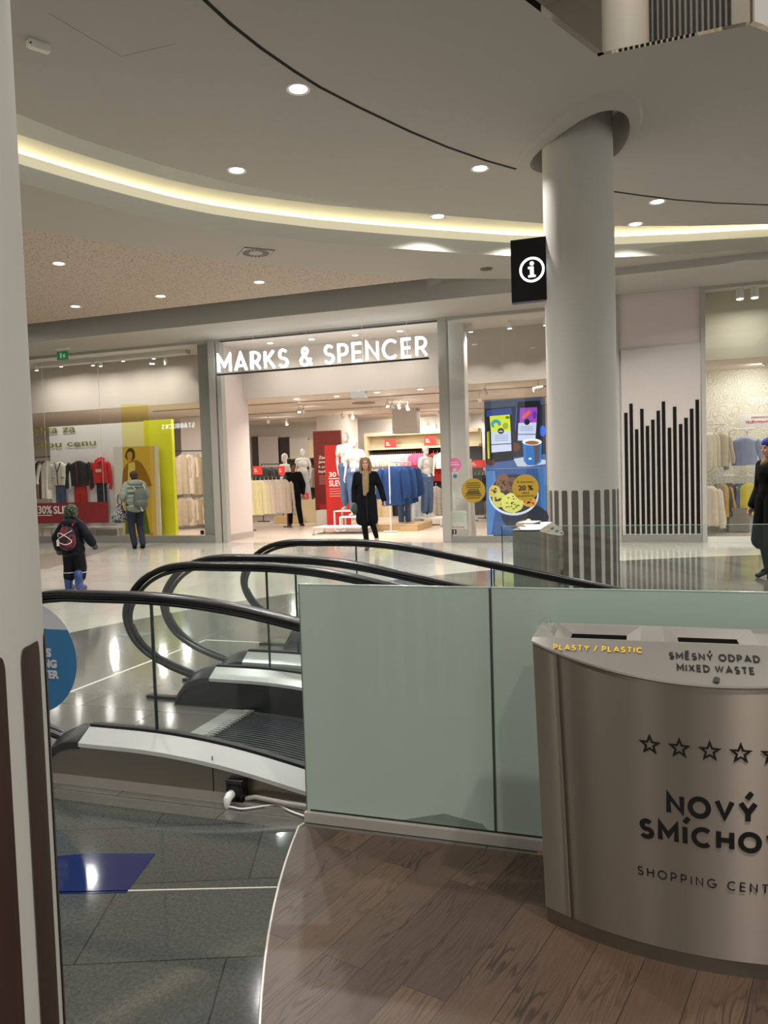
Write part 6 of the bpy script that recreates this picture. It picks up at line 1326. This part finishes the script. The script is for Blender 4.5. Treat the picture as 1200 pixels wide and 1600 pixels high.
# lit wall unit with two rails
YU = 25.2
a, b = at(574, 690, YU), at(702, 690, YU); zs = at(630, 700, YU).z; zt = at(580, 682, YU).z
u = thing('wall_unit', 'lit pale wooden wall unit with garment rails along the right back wall', 'wall unit', ((a.x + b.x) / 2, YU + .5, 0))
MB().box(a.x, b.x + 1, YU + .5, YU + .6, 0, zt).build('back_panel', 'shelf_dark', u, True); MB().box(a.x, b.x + 1, YU + .4, YU + .5, zs + .05, zt).build('top_panel', 'cream_board', u, True)
MB().box(a.x, b.x + 1, YU - .05, YU + .6, zt, zt + .12).build('cornice', 'cream_board', u, True); MB().box(a.x, b.x + 1, YU - .0, YU + .6, zs - .03, zs + .03).build('shelf', 'cream_board', u, True)
MB().box(a.x - .1, a.x, YU - .05, YU + .6, 0, zt + .12).build('side_panel', 'cream_board', u, True)
for z in (at(600, 706, YU).z, at(600, 762, YU).z): MB().cyl((a.x, YU + .2, z), (b.x + 1, YU + .2, z), .02, .02, 8).build('garment_rail', 'dark', u, True)
zr = at(600, 706, YU).z + .01
cols = ['#e6e2d4'] * 4 + ['#dcd6cf'] * 4 + ['#dfd6bc'] * 6 + ['#dcccc6'] * 4 + ['#d9a7ad'] * 4 + ['#d65f82'] * 7
lab = {'#e6e2d4': 'off-white top at the left of the upper rail on the lit wall unit', '#dcd6cf': 'pale grey-white top on the upper rail, after the off-white tops', '#dfd6bc': 'cream top in the middle of the upper rail on the lit wall unit', '#dcccc6': 'pale blush top on the upper rail before the rose tops', '#d9a7ad': 'soft rose top on the upper rail before the bright pink tops', '#d65f82': 'bright pink top on the upper rail of the lit wall unit'}
rail_row('top', 'top', (at(576, 706, YU).x, YU + .2, zr), (at(664, 706, YU).x, YU + .2, zr), cols, R_(68), lab, 'tops on the upper rail of the wall unit', h=.70, w=.2, sleeve=.3, sl_r=.06, spread=.05, jit=.05)
rail_row('shirt', 'shirt', (at(672, 706, YU).x, YU + .2, zr), (at(684, 706, YU).x, YU + .2, zr), ['#a8241f', '#8f1c1a'], R_(40), {'#a8241f': 'brighter red shirt on the upper rail beyond the door post mannequin', '#8f1c1a': 'darker red shirt on the upper rail beyond the door post mannequin'}, 'red shirts on the wall unit', h=.95, w=.22)
rail_row('shirt', 'shirt', (at(686, 706, YU - .2).x, YU + .1, zr), (at(690, 706, YU).x, YU + .1, zr), ['#e3dac4'], R_(15), 'cream long-sleeved shirt on the upper rail beside the door post', None, h=.55, w=.22, sleeve=.7)
zl = at(600, 764, YU).z
rail_row('blouse', 'blouse', (at(584, 764, YU).x, YU + .15, at(590, 726, YU).z), (at(604, 764, YU).x, YU + .15, at(590, 726, YU).z), ['#b9c84a', '#c2d04e', '#b3bd5a'], R_(20), 'lime green blouse hung below the cream tops, left of the blue coats', 'lime blouses by the blue coats', h=.95, w=.24)
rail_row('skirt', 'skirt', (at(583, 790, YU).x, YU + .15, at(590, 772, YU).z), (at(606, 790, YU).x, YU + .15, at(590, 772, YU).z), ['#cbb78f', '#c4ae86', '#d2bf9a'], R_(25), 'tan skirt on the lower rail behind the walking woman', 'tan skirts on the lower rail', h=.7, w=.2, sleeve=0)
stripe_mat('zebra', '#171513', '#d9d2c4', 9, 'Z', .8, 1.5); stripe_mat('zebra_fine', '#141210', '#cfc8b8', 7, 'Z', .8, 3)
rail_row('dress', 'dress', (at(642, 764, YU).x, YU + .1, at(650, 757, YU).z), (at(658, 764, YU).x, YU + .1, at(650, 757, YU).z), ['zebra', 'zebra'], R_(30), 'black and cream striped dress on the lower rail left of the door post mannequin', 'striped dresses on the lower rail', h=1.05, w=.22, sleeve=.4)
rail_row('dress', 'dress', (at(676, 764, YU).x, YU + .1, at(680, 755, YU).z), (at(684, 764, YU).x, YU + .1, at(680, 755, YU).z), ['zebra_fine'], R_(30), 'finely patterned black dress on the lower rail right of the door post mannequin', None, h=1.1, w=.22, sleeve=.4)
# white rail with blue coats
YC = 19.7
a, b = at(611, 830, 18.55), at(648, 812, 20.6); za = at(611, 722, 18.55).z
r0, r1 = Vector((a.x, 18.55, 0)), Vector((at(643, 800, 20.3).x, 20.3, 0))
rack('white square-framed clothes rail holding the blue padded coats', r0, r1, za, 'white_metal', .2)
rail_row('padded_coat', 'coat', r0 + Vector((0, 0, za)), r1 + Vector((0, 0, za)), ['#15386b', '#1a4379', '#143361', '#1f4d86', '#122c56', '#173c70'], R_(40),
         {'#15386b': 'first blue padded coat at the front of the white clothes rail', '#1a4379': 'second blue padded coat on the white clothes rail', '#143361': 'third blue padded coat on the white clothes rail', '#1f4d86': 'fourth, lightest blue padded coat on the white clothes rail', '#122c56': 'fifth, darkest blue padded coat on the white clothes rail', '#173c70': 'last blue padded coat at the back of the white clothes rail'}, 'blue padded coats on the white rail', h=1.0, w=.27, d=.09, sleeve=.72, sl_r=.085, spread=.07, puff=.06)
p = at(634, 775, 19.9); rail_row('jeans', 'jeans', (p.x - .12, 19.9, p.z + .25), (p.x + .02, 19.9, p.z + .25), ['denim'], R_(15), 'pair of blue jeans hanging below the blue padded coats', None, 'trousers', h=1.0)
p = at(641, 778, 20.4); rail_row('top', 'top', (p.x - .05, 20.9, p.z + .15), (p.x + .1, 20.9, p.z + .15), ['#dfe2e6'], R_(15), 'white top hanging behind the blue padded coats, above the wooden platform', None, h=.75, w=.2, sleeve=.3)
# dark clothes seen through the right window, with a red card above
a, b = Vector((at(734, 760, 22.6).x, 22.6, at(740, 737, 22.6).z)), Vector((at(757, 760, 23.6).x, 23.6, at(740, 737, 22.6).z))
rack('dark clothes rack glimpsed behind the gold sticker in the right window', (a.x, a.y, 0), (b.x, b.y, 0), a.z, 'rack_dark')
rail_row('jacket', 'jacket', a, b, ['#2a2326', '#332a2c', '#211c1e', '#3c3032'], R_(30), 'dark jacket on the rack glimpsed left of the screens', 'dark jackets left of the screens', h=.8)
red_card('red price card seen left of the screens through the right window', 745, 725, 22.5, .5, .22, at(740, 737, 22.6).z)
wallrect('wall_panel', 'pale panel on the back wall seen left of the screens', 'wall panel', 722, 752, 690, 712, 'white_paint', 25.9)
# shop ceiling lamps
SP = [(463, 623), (526, 619), (589, 613), (657, 608)]
for i, (px, py) in enumerate(SP):
    q = gd(px, py, 3.46); downlight((q.x, q.y, 3.458), ('first', 'second', 'third', 'fourth')[i] + ' recessed downlight from the left just inside the entrance', 'entrance downlights', P_SHOP, .075, NEUT)
UP = [(422, 533), (487, 526), (555, 519), (625, 511)]
for i, (px, py) in enumerate(UP):
    q = gd(px, py, 4.66); q.y = 16.55; q = at(px, py, 16.55); downlight((q.x, 16.55, 4.658), ('first', 'second', 'third', 'fourth')[i] + ' recessed downlight from the left above the glowing letters', 'downlights above the glowing letters', 8, .07, NEUT)
TS_ = [(467, 641, 18.2), (474, 642, 18.3), (419, 658, 21), (448, 661, 21.5), (535, 650, 20.5), (551, 652, 21), (605, 632, 18.8), (613, 634, 18.8), (624, 635, 18.8), (637, 637, 18.8), (625, 661, 21.5), (633, 661, 21.5), (669, 664, 21.5), (681, 666, 21.5), (686, 646, 19), (611, 675, 24)]
for i, (px, py, Y) in enumerate(TS_):
    q = gd(px, py, 3.30); Y = min(max(q.y, 17.6), 25.8); p = at(px, py, Y); z = min(p.z, 3.36)
    nm_ = ('%s shop track spotlight counted from the left inside the entrance' % ('first second third fourth fifth sixth seventh eighth ninth tenth eleventh twelfth thirteenth fourteenth fifteenth sixteenth'.split()[i]))
    spot(nm_, (p.x, Y, z), ((random.random() - .5) * .8, .7, -.7) if i % 3 else (.3, -.4, -.8), 'shop track spotlights', 13 if i % 2 == 0 else 10, NEUT, .05, .13, zc=3.46)
for px, py, Y, i in ((728, 689, 20.5, 0), (735, 672, 20, 1), (749, 624, 18.0, 2), (758, 612, 17.8, 3), (755, 657, 20.5, 4)):
    Y = min(max(gd(px, py, 3.30).y, 17.6), 25.8); p = at(px, py, Y); spot('shop spotlight seen through the right window, %s' % ('lowest of the left group', 'above the lowest lamp', 'left of the top edge of the screens', 'highest, above the screens', 'beside the upper screen edge')[i], (p.x, Y, min(p.z, 3.36)), (.2, .5, -.8), 'shop track spotlights', 10, NEUT, .05, .13, zc=3.46)
for x, y in ((-12.5, 19), (-12.5, 22.5), (-3, 20), (-2.2, 23.5), (-6.2, 23.6), (-8.2, 23.0), (-11, 24.5), (-8.0, 24.2), (-6.6, 24.2), (-14.2, 18.0), (-12.4, 17.7), (-10.8, 17.8), (-5.5, 18)): disk_light((x, y, 3.42), P_SHOP, NEUT, .15)  # lights added without fittings, to brighten the shop and wall unit
tag(MB().disc((at(548, 630, 19).x, 20.0, 3.445), .32, 30, 'z', .015).build('ceiling_speaker', mat('speaker_dark', '#8a7d70', .6)), 'round dark flush ceiling grille inside the entrance', 'ceiling grille')
q = gd(561, 622, 3.3); v2 = thing('ceiling_unit', 'small grey box unit hanging from the ceiling inside the entrance', 'ceiling unit', (q.x, q.y, 3.46)); MB().box(-.18, .18, -.1, .1, -.16, -.02).build('housing', mat('unit_grey', '#b5b2ae', .5), v2); MB().cyl((0, 0, -.03), (0, 0, 0), .03, .03, 8).build('mount', 'white_metal', v2)
a, b = at(613, 672, 24), at(650, 664, 24); tag(MB().box(at(613, 668, 22.5).x, at(651, 668, 22.5).x, 22.5, 22.9, at(630, 677, 22.5).z, 3.46).build('ceiling_beam', 'shop_column'), 'grey downstand box under the shop ceiling above the wall unit', 'beam')
for y in (18.6, 21.3, 24.0): tag(MB().box(-13, -1, y, y + .03, 3.435, 3.46).build('lighting_track', mat('track_grey', '#8d8278', .5)), ('front', 'middle', 'rear')[int((y - 18) // 2.6)] + ' thin lighting track across the shop ceiling', 'track')

# =================================================================== RIGHT SHOP (children's clothes)
for i, (px, py) in enumerate(((1156, 457), (1179, 455))):
    p = at(px, py, 16.6); spot('%s white cylinder spotlight over the right-hand shop window' % ('left', 'right')[i], (p.x, 16.6, p.z), (0, -.1, -1), 'cylinder spotlights', 9, WARM, .075, .26, zc=5.0)
p = at(1197, 566, 18.3); spot('bright spotlight before the patterned wallpaper at the right edge', p, (-.3, .5, -.8), None, 14, NEUT, .06, zc=3.62)
for x, y in ((2.2, 18.3), (3.8, 18.3), (5, 17.8)): disk_light((x, y, 3.58), 20, WARM, .15)
def kids_row(nm, cat, px0, px1, py, Y0, Y1, cols, rz, labels, group, **kw):
    a, b = at(px0, py, Y0), at(px1, py, Y1); return rail_row(nm, cat, (a.x, Y0, a.z), (b.x, Y1, a.z), cols, rz, labels, group, **kw)
kids_row('jacket', 'jacket', 1106, 1130, 668, 17.6, 17.9, ['#d6cdb4', '#c9bda0', '#a89a7e', '#b3a588'], R_(40), {'#d6cdb4': 'cream small jacket at the left end of the upper rail in the right shop', '#c9bda0': 'second small jacket on the upper rail, sand coloured, right shop', '#a89a7e': 'third small jacket on the upper rail, darker tan, right shop', '#b3a588': 'front tan small jacket on the upper rail in the right shop'}, 'tan jackets on the upper rail', h=.72, w=.2, sleeve=.55)
kids_row('jacket', 'jacket', 1150, 1176, 675, 18.2, 18.2, ['#8e96b0'], R_(8), 'pale blue-lilac bomber jacket hanging alone on the wallpapered wall', None, h=.62, w=.27, sleeve=.6, sl_r=.075, spread=.1)
kids_row('top', 'top', 1104, 1113, 752, 17.4, 17.5, ['#d9c9b8', '#e3dac0'], R_(30), {'#d9c9b8': 'pale blush top at the left of the lower rail in the right shop', '#e3dac0': 'long cream top on the lower rail in the right shop'}, 'tops on the lower rail', h=.85, w=.19, sleeve=.8)
kids_row('top', 'top', 1119, 1142, 748, 17.8, 18.1, ['#8d8468', '#c79a3c', '#3b4148', '#5a3a40'], R_(35), {'#8d8468': 'olive-beige top on the lower rail in the right shop', '#c79a3c': 'mustard yellow top on the lower rail in the right shop', '#3b4148': 'dark slate top on the lower rail in the right shop', '#5a3a40': 'dark plum top on the lower rail in the right shop'}, 'tops on the lower rail', h=.72, w=.2, sleeve=.55)
kids_row('jacket', 'jacket', 1150, 1172, 748, 18.2, 18.2, ['#4f6480', '#5a708c', '#d0c04a'], R_(20), {'#4f6480': 'darker denim jacket on the lower rail under the pale blue jacket', '#5a708c': 'lighter denim jacket on the lower rail under the pale blue jacket', '#d0c04a': 'yellow top on the lower rail behind the denim jackets'}, 'denim jackets on the lower rail', h=.68, w=.24, sleeve=.58)
for px0, px1, py, Y, lb in ((1102, 1134, 664, 17.75, 'upper left garment rail in the right shop'), (1102, 1146, 744, 17.8, 'lower left garment rail in the right shop'), (1148, 1180, 671, 18.25, 'upper right garment rail in the right shop'), (1148, 1180, 744, 18.25, 'lower right garment rail in the right shop')):
    a, b = at(px0, py, Y), at(px1, py, Y); t = thing('garment_rail', lb, 'rail', ((a.x + b.x) / 2, Y, a.z)); MB().cyl((a.x, Y, a.z), (b.x, Y, a.z), .014, .014, 8).build('rail', 'white_metal', t, True)
    for x in (a.x + .02, b.x - .02): MB().cyl((x, Y, a.z), (x, 19.4, a.z), .012, .012, 8).build('bracket', 'white_metal', t, True)
a, b = at(1155, 669, 18.7), at(1215, 645, 18.7); t = thing('shop_sign_board', 'white sign board with reversed red print hanging in the right shop', 'sign', ((a.x + b.x) / 2, 18.7, a.z)); MB().box(a.x, b.x, 18.7, 18.73, a.z, b.z).build('board', 'white_paint', t, True)
def mtext(nm, body, m_, px0, px1, y0, y1, Y, par): q0, q1 = at(px0, y1, Y), at(px1, y0, Y); text(nm, body, m_, q0.x, q1.x, q0.z, q1.z, Y, par, .01, .003, mirror=True)
mtext('lettering', 'NEJNOVĚJŠÍ', 'text_red', 1165, 1213, 655, 662, 18.697, t); mtext('lettering', 'ZIMNÍ KOLEKCE', mat('print_rose2', '#d09a96', .5), 1174, 1210, 648.5, 653, 18.697, t)
a, b = at(1104, 830, 18.4), at(1200, 806, 18.4); tag(MB().box(a.x, b.x + 1, 18.4, 19.38, 0, .35).build('low_plinth', 'white_paint'), 'low white plinth along the wall under the garments in the right shop', 'platform')
a = at(1137, 806, 18.3); b = at(1168, 793, 18.3); tag(MB().box(a.x, b.x, 18.0, 18.39, .01, b.z).build('grey_box', mat('box_grey', '#8b857a', .6)), 'low grey box under the denim jackets in the right shop', 'box')

# lit signs on the far side of the hall, seen only as reflections in the shop glass
def mirror_pt(px, py, dist_y):
    d = _ray(px, py); t = (YG - dist_y + YG) / d.y; p = EYE + d * t; return Vector((p.x, 2 * YG - p.y, p.z))
def refl_sign(lb, body, px0, px1, py_b, py_t, Y, m_):
    q0, q1 = mirror_pt(px0, py_b, Y), mirror_pt(px1, py_t, Y)
    t = thing('lit_shop_sign', lb, 'sign', ((q0.x + q1.x) / 2, Y, q0.z))
    strokes('letter', body, m_, q0.x, q1.x, q0.z, q1.z, Y, t, .2, .2, .02, None, True, True); return t
refl_sign('glowing white shop sign across the hall, mirrored in the left shop window glass', 'STARBUCKS', 253, 304, 671, 660, 3.0, mat('sign_far', '#ffffff', .5, emit=(.85, .95, 1, 1), es=8.0))
refl_sign('glowing white shop sign across the hall, mirrored in the right-hand shop glass', 'TREND', 1170, 1206, 632, 619, 3.0, mat('sign_far2', '#ffffff', .5, emit=(.8, .85, 1, 1), es=3.5))
